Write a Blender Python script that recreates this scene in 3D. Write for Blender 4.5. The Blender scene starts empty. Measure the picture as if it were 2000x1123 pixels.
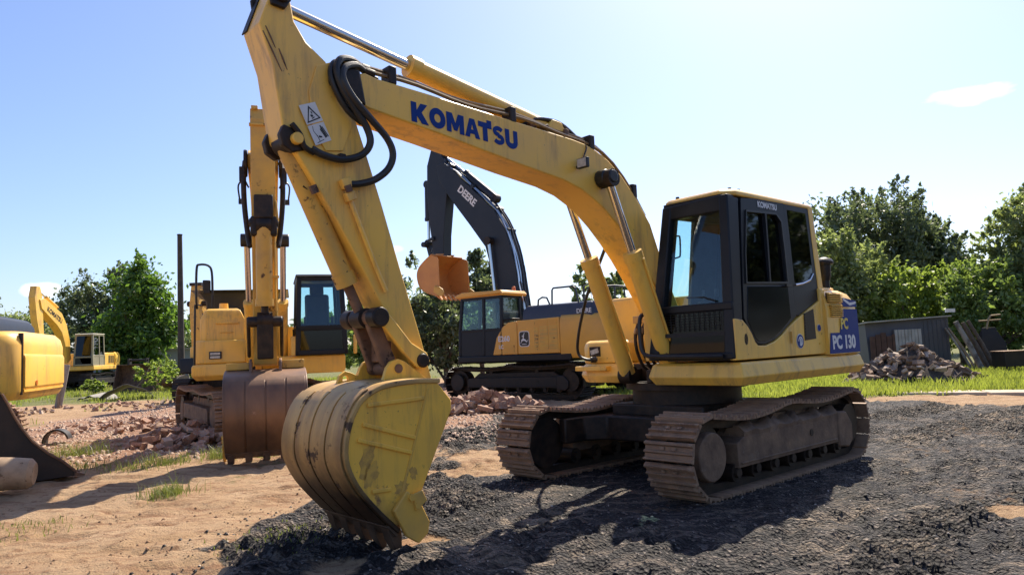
import bpy, bmesh, math, random
import numpy as np
from mathutils import Vector, Matrix, noise as mnoise

random.seed(7); rng = np.random.default_rng(7)
SC = bpy.context.scene
COL = SC.collection
R = math.radians

# ------------------------------------------------------------------ camera
F_PX, CAM_H, HOR, ROLL = 1428.65, 1.40, 681.25, 0.0415
pitch = math.atan((HOR - 561.5) / F_PX)
fw = Vector((0, math.cos(pitch), math.sin(pitch))); up0 = Vector((0, -math.sin(pitch), math.cos(pitch))); rt0 = Vector((1, 0, 0))
rt = rt0 * math.cos(ROLL) - up0 * math.sin(ROLL); up = up0 * math.cos(ROLL) + rt0 * math.sin(ROLL)
cd = bpy.data.cameras.new('camera'); cam = bpy.data.objects.new('camera', cd); COL.objects.link(cam)
cd.sensor_width = 36; cd.lens = F_PX / 2000 * 36; cd.clip_start = 0.05; cd.clip_end = 3000
M = Matrix((rt, up, -fw)).transposed().to_4x4(); M.translation = (0, 0, CAM_H); cam.matrix_world = M
SC.camera = cam

def ray(px, py):
    return rt * ((px - 1000) / F_PX) + up * (-(py - 561.5) / F_PX) + fw
def G(px, py, z=0.0):                       # the ground point seen at a pixel of the photograph
    d = ray(px, py); t = (z - CAM_H) / d.z
    return Vector((d.x * t, d.y * t, z))
def AT(px, dist, z=0.0):                    # a point straight ahead at a distance
    return Vector(((px - 1000) / F_PX * dist, dist, z))

# ------------------------------------------------------------------ light
SUN_AZ, SUN_EL = 24.0, 49.0
w = bpy.data.worlds.new('World'); SC.world = w; w.use_nodes = True
nt = w.node_tree; nt.nodes.clear()
out = nt.nodes.new('ShaderNodeOutputWorld'); bg = nt.nodes.new('ShaderNodeBackground')
sky = nt.nodes.new('ShaderNodeTexSky'); sky.sky_type = 'NISHITA'; sky.sun_disc = False
sky.sun_elevation = R(SUN_EL); sky.sun_rotation = R(SUN_AZ); sky.altitude = 50; sky.air_density = 1.0; sky.dust_density = 1.1; sky.ozone_density = 5.0
bg.inputs['Strength'].default_value = 0.115
tc = nt.nodes.new('ShaderNodeTexCoord')
def cloud(direction, width, height, seed, strength):
    # a small wisp of cloud round one direction of the sky
    d = Vector(direction).normalized(); side = d.cross(Vector((0, 0, 1))).normalized(); u = side.cross(d)
    def dot(v, s):
        n = nt.nodes.new('ShaderNodeVectorMath'); n.operation = 'DOT_PRODUCT'; nt.links.new(tc.outputs['Generated'], n.inputs[0]); n.inputs[1].default_value = v / s; return n.outputs['Value']
    a, b = dot(side, width), dot(u, height)
    def mth(op, x, y=None):
        n = nt.nodes.new('ShaderNodeMath'); n.operation = op
        for i, q in enumerate((x, y)):
            if q is None: continue
            if isinstance(q, (int, float)): n.inputs[i].default_value = q
            else: nt.links.new(q, n.inputs[i])
        return n.outputs[0]
    r2 = mth('ADD', mth('MULTIPLY', a, a), mth('MULTIPLY', b, b))
    no = nt.nodes.new('ShaderNodeTexNoise'); no.inputs['Scale'].default_value = 22; no.inputs['Detail'].default_value = 6
    mp = nt.nodes.new('ShaderNodeMapping'); mp.inputs['Location'].default_value = (seed, 0, 0); mp.inputs['Scale'].default_value = (1, 1, 2.2)
    nt.links.new(tc.outputs['Generated'], mp.inputs['Vector']); nt.links.new(mp.outputs[0], no.inputs['Vector'])
    fall = mth('SUBTRACT', 1.0, r2)
    v = mth('MULTIPLY', mth('SUBTRACT', mth('ADD', fall, mth('MULTIPLY', no.outputs['Fac'], 1.6)), 1.15), strength)
    n = nt.nodes.new('ShaderNodeClamp'); nt.links.new(v, n.inputs['Value']); n.inputs['Max'].default_value = 0.85
    fr = nt.nodes.new('ShaderNodeMath'); fr.operation = 'GREATER_THAN'
    n2 = dot(d, 1.0); nt.links.new(n2, fr.inputs[0]); fr.inputs[1].default_value = 0.5
    return mth('MULTIPLY', n.outputs[0], fr.outputs[0])
tint = nt.nodes.new('ShaderNodeMix'); tint.data_type = 'RGBA'; tint.blend_type = 'MULTIPLY'; tint.inputs[0].default_value = 1.0; nt.links.new(sky.outputs[0], tint.inputs[6]); tint.inputs[7].default_value = (.97, .915, .99, 1); base = tint.outputs[2]   # the warm camera white balance
for px, py, wd, ht, seed, st in ((92, 568, .032, .014, 1.3, 1.3), (1888, 186, .055, .016, 4.1, .9), (770, 487, .02, .008, 7.7, .5)):
    c = cloud(ray(px, py), wd, ht, seed, st)
    mx = nt.nodes.new('ShaderNodeMix'); mx.data_type = 'RGBA'; nt.links.new(c, mx.inputs[0]); nt.links.new(base, mx.inputs[6]); mx.inputs[7].default_value = (11, 11, 11.2, 1)
    base = mx.outputs[2]
nt.links.new(base, bg.inputs['Color']); nt.links.new(bg.outputs[0], out.inputs[0])

sd = bpy.data.lights.new('sun', 'SUN'); sd.energy = 5.0; sd.angle = R(0.53); sd.color = (1.0, 0.90, 0.74)
sun = bpy.data.objects.new('sun', sd); COL.objects.link(sun)
sdir = Vector((math.sin(R(SUN_AZ)) * math.cos(R(SUN_EL)), math.cos(R(SUN_AZ)) * math.cos(R(SUN_EL)), math.sin(R(SUN_EL))))
sun.rotation_euler = sdir.to_track_quat('Z', 'Y').to_euler(); sun.location = sdir * 60
SC.view_settings.view_transform = 'Standard'; SC.view_settings.look = 'None'
SC.view_settings.exposure = 0.80; SC.view_settings.gamma = 1.0; SC.view_settings.use_curve_mapping = False
SC.render.engine = 'CYCLES'
SC.cycles.max_bounces = 6; SC.cycles.transparent_max_bounces = 10; SC.cycles.diffuse_bounces = 4; SC.cycles.use_denoising = True

# ------------------------------------------------------------------ materials
def new_mat(name):
    m = bpy.data.materials.new(name); m.use_nodes = True
    t = m.node_tree; b = t.nodes['Principled BSDF']
    return m, t, b
def N(t, typ, **kw):
    n = t.nodes.new('ShaderNode' + typ)
    for k, v in kw.items():
        if k in n.inputs: n.inputs[k].default_value = v
        else: setattr(n, k, v)
    return n
def noise(t, vec, scale, detail=4, rough=.55, stretch=None):
    n = N(t, 'TexNoise', Scale=scale, Detail=detail, Roughness=rough)
    if stretch:
        mp = N(t, 'Mapping'); mp.inputs['Scale'].default_value = stretch; t.links.new(vec, mp.inputs['Vector']); vec = mp.outputs[0]
    t.links.new(vec, n.inputs['Vector']); return n.outputs['Fac']
def ramp(t, fac, lo, hi):
    n = N(t, 'MapRange'); n.inputs['From Min'].default_value = lo; n.inputs['From Max'].default_value = hi; n.clamp = True
    t.links.new(fac, n.inputs['Value']); return n.outputs[0]
def mixc(t, fac, a, b):
    n = N(t, 'Mix', data_type='RGBA')
    if isinstance(fac, (int, float)): n.inputs[0].default_value = fac
    else: t.links.new(fac, n.inputs[0])
    for i, c in ((6, a), (7, b)):
        if isinstance(c, tuple): n.inputs[i].default_value = c if len(c) == 4 else c + (1,)
        else: t.links.new(c, n.inputs[i])
    return n.outputs[2]
def math_n(t, op, a, b=0.0):
    n = N(t, 'Math', operation=op)
    for i, q in enumerate((a, b)):
        if isinstance(q, (int, float)): n.inputs[i].default_value = q
        else: t.links.new(q, n.inputs[i])
    return n.outputs[0]
def bump(t, b, h, strength, dist=.01):
    n = N(t, 'Bump', Strength=strength, Distance=dist); t.links.new(h, n.inputs['Height']); t.links.new(n.outputs[0], b.inputs['Normal'])
def objv(t): return N(t, 'TexCoord').outputs['Object']

def surf(name, col, col2, scale=3.0, lo=.4, hi=.65, rough=.5, metal=0.0, spots=None, spot_lo=.66, spot_scale=14, bump_s=.15, bump_d=.004, coat=0.0, streak=None, rough2=None, spec=.5, runs=None, rand=0.0):
    """a painted or weathered surface: two tones by noise, worn spots, fine relief"""
    m, t, b = new_mat(name); v = objv(t)
    n1 = noise(t, v, scale, 5, .6, streak)
    c = mixc(t, ramp(t, n1, lo, hi), col, col2)
    if runs:                                # faint grime washed down the face, and faded cloudy patches
        r1 = noise(t, v, 1.0, 6, .7, (7, 7, .8)); r2 = noise(t, v, 1.1, 4, .6)
        c = mixc(t, math_n(t, 'MULTIPLY', math_n(t, 'MULTIPLY', ramp(t, r1, .50, .70), ramp(t, r2, .36, .56)), .9), c, runs)
        r3 = noise(t, v, 38, 3, .6); c = mixc(t, math_n(t, 'MULTIPLY', ramp(t, r3, .69, .73), ramp(t, r2, .50, .60)), c, (.14, .075, .04))
    if rand:
        oi = N(t, 'ObjectInfo'); c = mixc(t, math_n(t, 'MULTIPLY', oi.outputs['Random'], rand), c, spots)
    if spots:
        n2 = noise(t, v, spot_scale, 6, .68)
        f = ramp(t, n2, spot_lo, spot_lo + .06)
        c = mixc(t, f, c, spots)
        t.links.new(math_n(t, 'ADD', math_n(t, 'MULTIPLY', f, .35), rough), b.inputs['Roughness'])
    else:
        n2 = noise(t, v, spot_scale * 2, 4); t.links.new(math_n(t, 'ADD', math_n(t, 'MULTIPLY', n1, (rough2 or .2)), rough - .1), b.inputs['Roughness'])
    t.links.new(c, b.inputs['Base Color']); b.inputs['Metallic'].default_value = metal; b.inputs['Specular IOR Level'].default_value = spec
    b.inputs['Coat Weight'].default_value = coat; b.inputs['Coat Roughness'].default_value = .25
    n3 = noise(t, v, spot_scale * 3, 5)
    bump(t, b, n3, bump_s, bump_d)
    return m
YEL = (.93, .545, .08); YEL2 = (.82, .485, .105)
paint = surf('yellow paint', YEL, YEL2, 2.2, .4, .7, .42, spots=(.20, .10, .045), spot_lo=.665, spot_scale=9, coat=.12, bump_s=.06, runs=(.42, .24, .08))
worn = surf('worn yellow paint', (.72, .41, .065), (.52, .31, .08), 3, .4, .7, .5, spots=(.10, .055, .03), spot_lo=.60, spot_scale=5)
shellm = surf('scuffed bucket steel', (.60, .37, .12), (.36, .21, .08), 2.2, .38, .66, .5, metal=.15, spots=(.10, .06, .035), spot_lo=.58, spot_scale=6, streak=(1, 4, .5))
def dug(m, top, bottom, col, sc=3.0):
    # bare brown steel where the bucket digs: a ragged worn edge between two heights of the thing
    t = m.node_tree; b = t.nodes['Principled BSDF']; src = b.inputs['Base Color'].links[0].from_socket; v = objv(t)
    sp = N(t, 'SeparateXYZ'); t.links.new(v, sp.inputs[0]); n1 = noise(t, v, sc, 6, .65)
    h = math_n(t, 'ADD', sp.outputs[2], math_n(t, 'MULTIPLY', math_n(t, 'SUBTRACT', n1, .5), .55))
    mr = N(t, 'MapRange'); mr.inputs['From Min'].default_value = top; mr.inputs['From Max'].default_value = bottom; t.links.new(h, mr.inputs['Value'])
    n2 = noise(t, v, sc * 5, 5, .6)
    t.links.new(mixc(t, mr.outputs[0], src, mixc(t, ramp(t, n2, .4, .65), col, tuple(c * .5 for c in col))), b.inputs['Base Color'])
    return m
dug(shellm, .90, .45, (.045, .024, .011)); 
bsidem = surf('bucket side paint', (.93, .53, .065), (.80, .45, .07), 2.0, .42, .72, .48, spots=(.24, .13, .05), spot_lo=.59, spot_scale=3.2, runs=(.40, .22, .06))
dug(bsidem, .42, .15, (.14, .085, .045), 4.0)
rust = surf('rusty steel', (.13, .07, .042), (.22, .12, .065), 6, .4, .62, .72, spots=(.06, .035, .025), spot_lo=.58, bump_s=.4)
toothm = surf('dark ground engaging steel', (.06, .036, .022), (.11, .068, .042), 5, .4, .65, .55, metal=.2, bump_s=.4)
rustb = surf('brown rusty bucket steel', (.23, .125, .07), (.13, .075, .05), 2.6, .4, .66, .5, metal=.25, spots=(.36, .22, .14), spot_lo=.67, spot_scale=5, streak=(1, 1, .35), bump_s=.25)
darkb = surf('old dark bucket steel', (.010, .0075, .006), (.024, .015, .010), 4, .4, .65, .6, spots=(.12, .07, .04), spot_lo=.66, bump_s=.3)
shoe_m = surf('muddy track steel', (.29, .17, .095), (.16, .09, .052), 7, .38, .62, .7, spots=(.34, .22, .14), spot_lo=.57, spot_scale=12, bump_s=.5, metal=.1, rand=.45)
frame_m = surf('mud caked frame', (.23, .14, .08), (.11, .065, .04), 5, .35, .65, .75, spots=(.19, .135, .095), spot_lo=.60, spot_scale=8, bump_s=.6, bump_d=.01)
greasy = surf('greasy dark steel', (.016, .012, .010), (.045, .028, .018), 8, .4, .65, .5, bump_s=.3, spec=.3)
black = surf('black rubber', (.012, .012, .013), (.025, .024, .023), 9, .4, .7, .45)
cabm = surf('charcoal cab paint', (.008, .010, .014), (.014, .016, .020), 3, .4, .7, .45, bump_s=.03, spec=.3)
dmetal = surf('dark blue grey paint', (.035, .04, .05), (.05, .055, .065), 3, .4, .7, .4, spots=(.10, .09, .08), spot_lo=.72)
liner = surf('cab lining', (.05, .05, .052), (.08, .08, .08), 5, .4, .7, .8)
chrome, t, b = new_mat('chrome rod'); b.inputs['Base Color'].default_value = (.62, .60, .57, 1); b.inputs['Metallic'].default_value = 1; b.inputs['Roughness'].default_value = .2
pipe_m = surf('bare steel pipe', (.32, .22, .11), (.22, .16, .10), 6, .4, .6, .38, metal=.5)
blue = surf('blue letter film', (.003, .033, .20), (.005, .04, .22), 4, .4, .7, .55, bump_s=.02, spec=.2)
white = surf('white letter film', (.75, .75, .73), (.62, .62, .60), 6, .4, .7, .5, bump_s=.02)
yfilm = surf('yellow letter film', (.80, .60, .10), (.75, .55, .1), 6, .4, .7, .5, bump_s=.02)
oran = surf('orange machine paint', (.76, .38, .055), (.66, .33, .06), 1.2, .4, .7, .45, spots=(.35, .15, .05), spot_lo=.74, spot_scale=5, coat=.1, bump_s=.04)
oran_b = surf('orange bucket paint', (.66, .29, .075), (.55, .23, .07), 1.6, .4, .7, .55, spots=(.28, .11, .05), spot_lo=.68, spot_scale=4)
char_b = surf('charcoal boom paint', (.016, .020, .028), (.026, .03, .038), 1.4, .4, .7, .45, bump_s=.04, spec=.35)
amber, t, b = new_mat('amber lamp lens'); b.inputs['Base Color'].default_value = (.6, .16, .03, 1); b.inputs['Roughness'].default_value = .25
lens_m = surf('lamp lens', (.55, .54, .50), (.42, .41, .39), 30, .4, .6, .15)
def glass_mat(name, tint, refl=.02, ior=1.5):
    m = bpy.data.materials.new(name); m.use_nodes = True; t = m.node_tree; t.nodes.clear()
    o = N(t, 'OutputMaterial'); mx = N(t, 'MixShader'); tr = N(t, 'BsdfTransparent'); gl = N(t, 'BsdfGlossy', Roughness=refl); fr = N(t, 'Fresnel'); ge = N(t, 'NewGeometry'); im = N(t, 'MapRange'); im.inputs['To Min'].default_value = ior; im.inputs['To Max'].default_value = 1 / ior; t.links.new(ge.outputs['Backfacing'], im.inputs['Value']); t.links.new(im.outputs[0], fr.inputs[0])
    tr.inputs[0].default_value = tint + (1,); gl.inputs[0].default_value = (.9, .95, 1, 1)
    t.links.new(fr.outputs[0], mx.inputs[0]); t.links.new(tr.outputs[0], mx.inputs[1]); t.links.new(gl.outputs[0], mx.inputs[2]); t.links.new(mx.outputs[0], o.inputs[0])
    return m
glass = glass_mat('cab glass', (.80, .92, .93))
glass_d = glass_mat('tinted cab glass', (.10, .115, .13), .03, 1.4)
bark = surf('bark', (.075, .055, .04), (.13, .10, .075), 9, .35, .65, .9, bump_s=.8, bump_d=.02)
brick_m, t, b = new_mat('pale red brick')
oi = N(t, 'ObjectInfo'); v = objv(t)
cr = N(t, 'ValToRGB'); cr.color_ramp.elements[0].color = (.24, .135, .09, 1); cr.color_ramp.elements[1].color = (.48, .37, .28, 1); e = cr.color_ramp.elements.new(.5); e.color = (.36, .205, .14, 1)
t.links.new(oi.outputs['Random'], cr.inputs[0]); n1 = noise(t, v, 18, 6, .65)
t.links.new(mixc(t, ramp(t, n1, .5, .66), cr.outputs[0], (.40, .31, .25)), b.inputs['Base Color']); b.inputs['Roughness'].default_value = .9; bump(t, b, n1, .6, .01)
obrick_m, t, b = new_mat('old sooty brick')
oi = N(t, 'ObjectInfo'); v = objv(t)
cr = N(t, 'ValToRGB'); cr.color_ramp.elements[0].color = (.10, .068, .046, 1); cr.color_ramp.elements[1].color = (.56, .46, .36, 1)
for p, c in ((.50, (.20, .13, .085, 1)), (.75, (.36, .235, .155, 1))): e = cr.color_ramp.elements.new(p); e.color = c
t.links.new(oi.outputs['Random'], cr.inputs[0]); n1 = noise(t, v, 14, 6, .65)
t.links.new(mixc(t, ramp(t, n1, .52, .68), cr.outputs[0], (.25, .21, .18)), b.inputs['Base Color']); b.inputs['Roughness'].default_value = .9; bump(t, b, n1, .6, .01)
concrete = surf('weathered concrete', (.33, .30, .26), (.23, .21, .185), 4, .4, .65, .85, spots=(.13, .12, .10), spot_lo=.64, bump_s=.5)
wood = surf('weathered plank wood', (.30, .23, .16), (.20, .15, .11), 5, .4, .65, .85, streak=(1, 8, 8), bump_s=.5)
pole_m = surf('dark wooden pole', (.055, .045, .036), (.09, .07, .055), 6, .4, .65, .9, bump_s=.5)
birch = surf('pale peeled pole', (.30, .27, .23), (.11, .09, .075), 4, .42, .6, .8, bump_s=.4)
shed_m = surf('grey sheet metal', (.062, .066, .078), (.09, .09, .10), 1.5, .4, .7, .5, spots=(.14, .11, .09), spot_lo=.70, spot_scale=5, streak=(1, 1, .25))
shed_w = surf('pale corrugated board', (.42, .41, .38), (.30, .29, .26), 3, .4, .65, .7, spots=(.18, .16, .13), spot_lo=.68)
shed_r = surf('brown board', (.085, .045, .03), (.12, .065, .045), 4, .4, .65, .85)
wall_m = surf('pale wall', (.36, .37, .40), (.30, .31, .33), 1.0, .4, .65, .85)

gloss_b, t, b = new_mat('black glossy pane'); b.inputs['Base Color'].default_value = (.004, .005, .007, 1); b.inputs['Roughness'].default_value = .12; b.inputs['Specular IOR Level'].default_value = .35
def leaf_mat(name, c1, c2, trans=.35, scale=.8):
    m, t, b = new_mat(name); v = N(t, 'NewGeometry').outputs['Position']
    n1 = noise(t, v, scale, 3); n2 = noise(t, v, 9, 2)
    c = mixc(t, ramp(t, math_n(t, 'ADD', math_n(t, 'MULTIPLY', n1, .6), math_n(t, 'MULTIPLY', n2, .4)), .38, .62), c1, c2)
    t.links.new(c, b.inputs['Base Color']); b.inputs['Roughness'].default_value = .42; b.inputs['Specular IOR Level'].default_value = .6
    tr = N(t, 'BsdfTranslucent'); mx = N(t, 'MixShader'); mx.inputs[0].default_value = trans
    c2n = mixc(t, .5, c, (c2[0] * 1.5, c2[1] * 1.55, c2[2] * .5)); t.links.new(c2n, tr.inputs[0])
    t.links.new(b.outputs[0], mx.inputs[1]); t.links.new(tr.outputs[0], mx.inputs[2]); t.links.new(mx.outputs[0], t.nodes['Material Output'].inputs[0])
    return m
leaf_dark = leaf_mat('dark leaves', (.075, .105, .07), (.165, .205, .13), .48)
leaf_mid = leaf_mat('green leaves', (.10, .16, .055), (.23, .31, .10), .52)
leaf_light = leaf_mat('light green leaves', (.14, .21, .05), (.31, .39, .10), .56)
leaf_bright = leaf_mat('bright green leaves', (.045, .10, .022), (.14, .24, .05), .5)
leaf_grey = leaf_mat('grey green leaves', (.14, .18, .095), (.29, .34, .17), .54)
grass_m = leaf_mat('grass blades', (.15, .21, .04), (.29, .32, .085), .6, 1.2)
weed_m = leaf_mat('weed leaves', (.10, .15, .035), (.22, .24, .08), .4, 3)

# ------------------------------------------------------------------ mesh helpers
class MB:
    def __init__(s): s.v = []; s.f = []; s.mi = []; s.cur = 0; s.st = []
    def add(s, vs, fs, mi=None):
        o = len(s.v); s.st.append((o, len(s.f))); s.v += [tuple(p) for p in vs]; s.f += [tuple(i + o for i in f) for f in fs]; s.mi += [s.cur if mi is None else mi] * len(fs); return s
    def box(s, x0, x1, y0, y1, z0, z1, mi=None):
        s.add([(x, y, z) for x in (x0, x1) for y in (y0, y1) for z in (z0, z1)], [(0, 1, 3, 2), (4, 6, 7, 5), (0, 4, 5, 1), (2, 3, 7, 6), (0, 2, 6, 4), (1, 5, 7, 3)], mi); return s
    def obox(s, c, sx, sy, sz, rot, mi=None):
        m = rot.to_matrix() if hasattr(rot, 'to_matrix') else rot
        vs = [Vector(c) + m @ Vector((x * sx / 2, y * sy / 2, z * sz / 2)) for x in (-1, 1) for y in (-1, 1) for z in (-1, 1)]
        return s.add(vs, [(0, 1, 3, 2), (4, 6, 7, 5), (0, 4, 5, 1), (2, 3, 7, 6), (0, 2, 6, 4), (1, 5, 7, 3)], mi)
    def prism(s, poly, a, b, axis='y', mi=None, fn=None):
        n = len(poly)
        def mk(p, q): return {'y': (p[0], q, p[1]), 'x': (q, p[0], p[1]), 'z': (p[0], p[1], q)}[axis]
        fa = a if callable(a) else (lambda p: a); fb = b if callable(b) else (lambda p: b)
        vs = [mk(p, fa(p)) for p in poly] + [mk(p, fb(p)) for p in poly]
        if fn: vs = [fn(v) for v in vs]
        return s.add(vs, [tuple(range(n)), tuple(range(2 * n - 1, n - 1, -1))] + [(i, i + n, (i + 1) % n + n, (i + 1) % n) for i in range(n)], mi)
    def ring(s, outer, inner, a, b, axis='y', mi=None, closed=True):
        n = len(outer)
        def mk(p, q): return {'y': (p[0], q, p[1]), 'x': (q, p[0], p[1]), 'z': (p[0], p[1], q)}[axis]
        fa = a if callable(a) else (lambda p: a); fb = b if callable(b) else (lambda p: b)
        vs = [mk(p, fa(p)) for p in outer] + [mk(p, fa(p)) for p in inner] + [mk(p, fb(p)) for p in outer] + [mk(p, fb(p)) for p in inner]
        fs = []
        for i in range(n if closed else n - 1):
            j = (i + 1) % n
            fs += [(i, j, n + j, n + i), (2 * n + i, 3 * n + i, 3 * n + j, 2 * n + j), (i, 2 * n + i, 2 * n + j, j), (n + i, n + j, 3 * n + j, 3 * n + i)]
        if not closed:
            fs += [(0, n, 3 * n, 2 * n), (n - 1, 3 * n - 1, 4 * n - 1, 2 * n - 1)]
        return s.add(vs, fs, mi)
    def cyl(s, p0, p1, r0, r1=None, n=16, mi=None):
        return s.tube([p0, p1], [r0, r0 if r1 is None else r1], n, mi)
    def tube(s, pts, r, n=8, mi=None):
        pts = [Vector(p) for p in pts]; k = len(pts)
        rs = r if isinstance(r, (list, tuple)) else [r] * k
        tang = [(pts[min(i + 1, k - 1)] - pts[max(i - 1, 0)]).normalized() for i in range(k)]
        ref = Vector((0, 0, 1)) if abs(tang[0].z) < .9 else Vector((1, 0, 0))
        u = tang[0].cross(ref).normalized(); vs = []
        for i in range(k):
            u = (u - tang[i] * u.dot(tang[i])).normalized(); v = tang[i].cross(u)
            for j in range(n):
                a = 2 * math.pi * j / n; vs.append(pts[i] + (u * math.cos(a) + v * math.sin(a)) * rs[i])
        fs = [(i * n + j, i * n + (j + 1) % n, (i + 1) * n + (j + 1) % n, (i + 1) * n + j) for i in range(k - 1) for j in range(n)]
        fs += [tuple(range(n - 1, -1, -1)), tuple((k - 1) * n + j for j in range(n))]
        return s.add(vs, fs, mi)
    def loft(s, rings, mi=None, cap=True):
        n = len(rings[0]); vs = [p for r in rings for p in r]
        fs = [(i * n + j, i * n + (j + 1) % n, (i + 1) * n + (j + 1) % n, (i + 1) * n + j) for i in range(len(rings) - 1) for j in range(n)]
        if cap: fs += [tuple(range(n - 1, -1, -1)), tuple((len(rings) - 1) * n + j for j in range(n))]
        return s.add(vs, fs, mi)
    def mesh(s, name, mats, smooth=35, T=None):
        me = bpy.data.meshes.new(name); me.from_pydata([tuple(v) for v in s.v], [], s.f)
        for m in (mats if isinstance(mats, (list, tuple)) else [mats]): me.materials.append(m)
        me.polygons.foreach_set('material_index', s.mi)
        bm = bmesh.new(); bm.from_mesh(me); bmesh.ops.recalc_face_normals(bm, faces=bm.faces); bm.to_mesh(me); bm.free()
        if T: me.transform(T)
        if smooth: me.shade_smooth(); me.set_sharp_from_angle(angle=R(smooth))
        me.update(); return me
    def build(s, name, mats, parent=None, bevel=0, smooth=35, T=None, seg=2, each=False):
        if each:                              # every solid becomes an object of its own
            res = []; ends = s.st[1:] + [(len(s.v), len(s.f))]
            for (v0, f0), (v1, f1) in zip(s.st, ends):
                q = MB(); q.add(s.v[v0:v1], [tuple(i - v0 for i in f) for f in s.f[f0:f1]]); res.append(q.build(name, mats, parent, bevel, smooth, T, seg))
            return res[0]
        return link(name, s.mesh(name, mats, smooth, T), parent, bevel, seg)
def link(name, me, parent=None, bevel=0, seg=2):
    o = bpy.data.objects.new(name, me); COL.objects.link(o); o.parent = parent
    if bevel:
        b = o.modifiers.new('bevel', 'BEVEL'); b.width = bevel; b.segments = seg; b.limit_method = 'ANGLE'; b.angle_limit = R(32); b.harden_normals = False
    return o
def tag(o, label=None, cat=None, group=None, kind=None):
    if label: o['label'] = label
    if cat: o['category'] = cat
    if group: o['group'] = group
    if kind: o['kind'] = kind
    return o
def thing(name, label, cat, loc=(0, 0, 0), rz=0, group=None):
    o = bpy.data.objects.new(name, None); COL.objects.link(o); o.location = loc; o.rotation_euler = (0, 0, rz); o.empty_display_size = .2
    return tag(o, label, cat, group)
def raw(name, verts, faces, mat, parent=None, smooth=False):
    me = bpy.data.meshes.new(name)
    me.vertices.add(len(verts)); me.vertices.foreach_set('co', np.asarray(verts, np.float32).ravel())
    k = faces.shape[1]; me.loops.add(faces.size); me.polygons.add(len(faces))
    me.loops.foreach_set('vertex_index', faces.astype(np.int32).ravel()); me.polygons.foreach_set('loop_start', np.arange(0, faces.size, k, dtype=np.int32))
    me.materials.append(mat); me.update(calc_edges=True); me.validate()
    if smooth: me.shade_smooth()
    return link(name, me, parent)
def catmull(pts, n=6):
    pts = [Vector(p) for p in pts]; res = []
    P = [pts[0] * 2 - pts[1]] + pts + [pts[-1] * 2 - pts[-2]]
    for i in range(1, len(P) - 2):
        a, b, c, d = P[i - 1], P[i], P[i + 1], P[i + 2]
        for k in range(n):
            t = k / n
            res.append(.5 * ((2 * b) + (c - a) * t + (2 * a - 5 * b + 4 * c - d) * t * t + (3 * b - a - 3 * c + d) * t ** 3))
    return res + [pts[-1]]
def text(s, parent, origin, right, upv, size, mat, name='lettering', bold=.0, depth=.002, center=False, sx=1.0):
    cu = bpy.data.curves.new('t', 'FONT'); cu.body = s; cu.size = size; cu.offset = bold; cu.extrude = depth / 2; cu.resolution_u = 3
    if center: cu.align_x = 'CENTER'
    tmp = bpy.data.objects.new('t', cu); COL.objects.link(tmp)
    dg = bpy.context.evaluated_depsgraph_get(); me = bpy.data.meshes.new_from_object(tmp.evaluated_get(dg))
    bpy.data.objects.remove(tmp)
    r = Vector(right).normalized(); u = Vector(upv); u = (u - r * u.dot(r)).normalized(); n = r.cross(u)
    T = Matrix((r * sx, u, n)).transposed().to_4x4(); T.translation = Vector(origin) + n * depth / 2
    me.transform(T); me.materials.clear(); me.materials.append(mat); me.name = name
    return link(name, me, parent)

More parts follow.
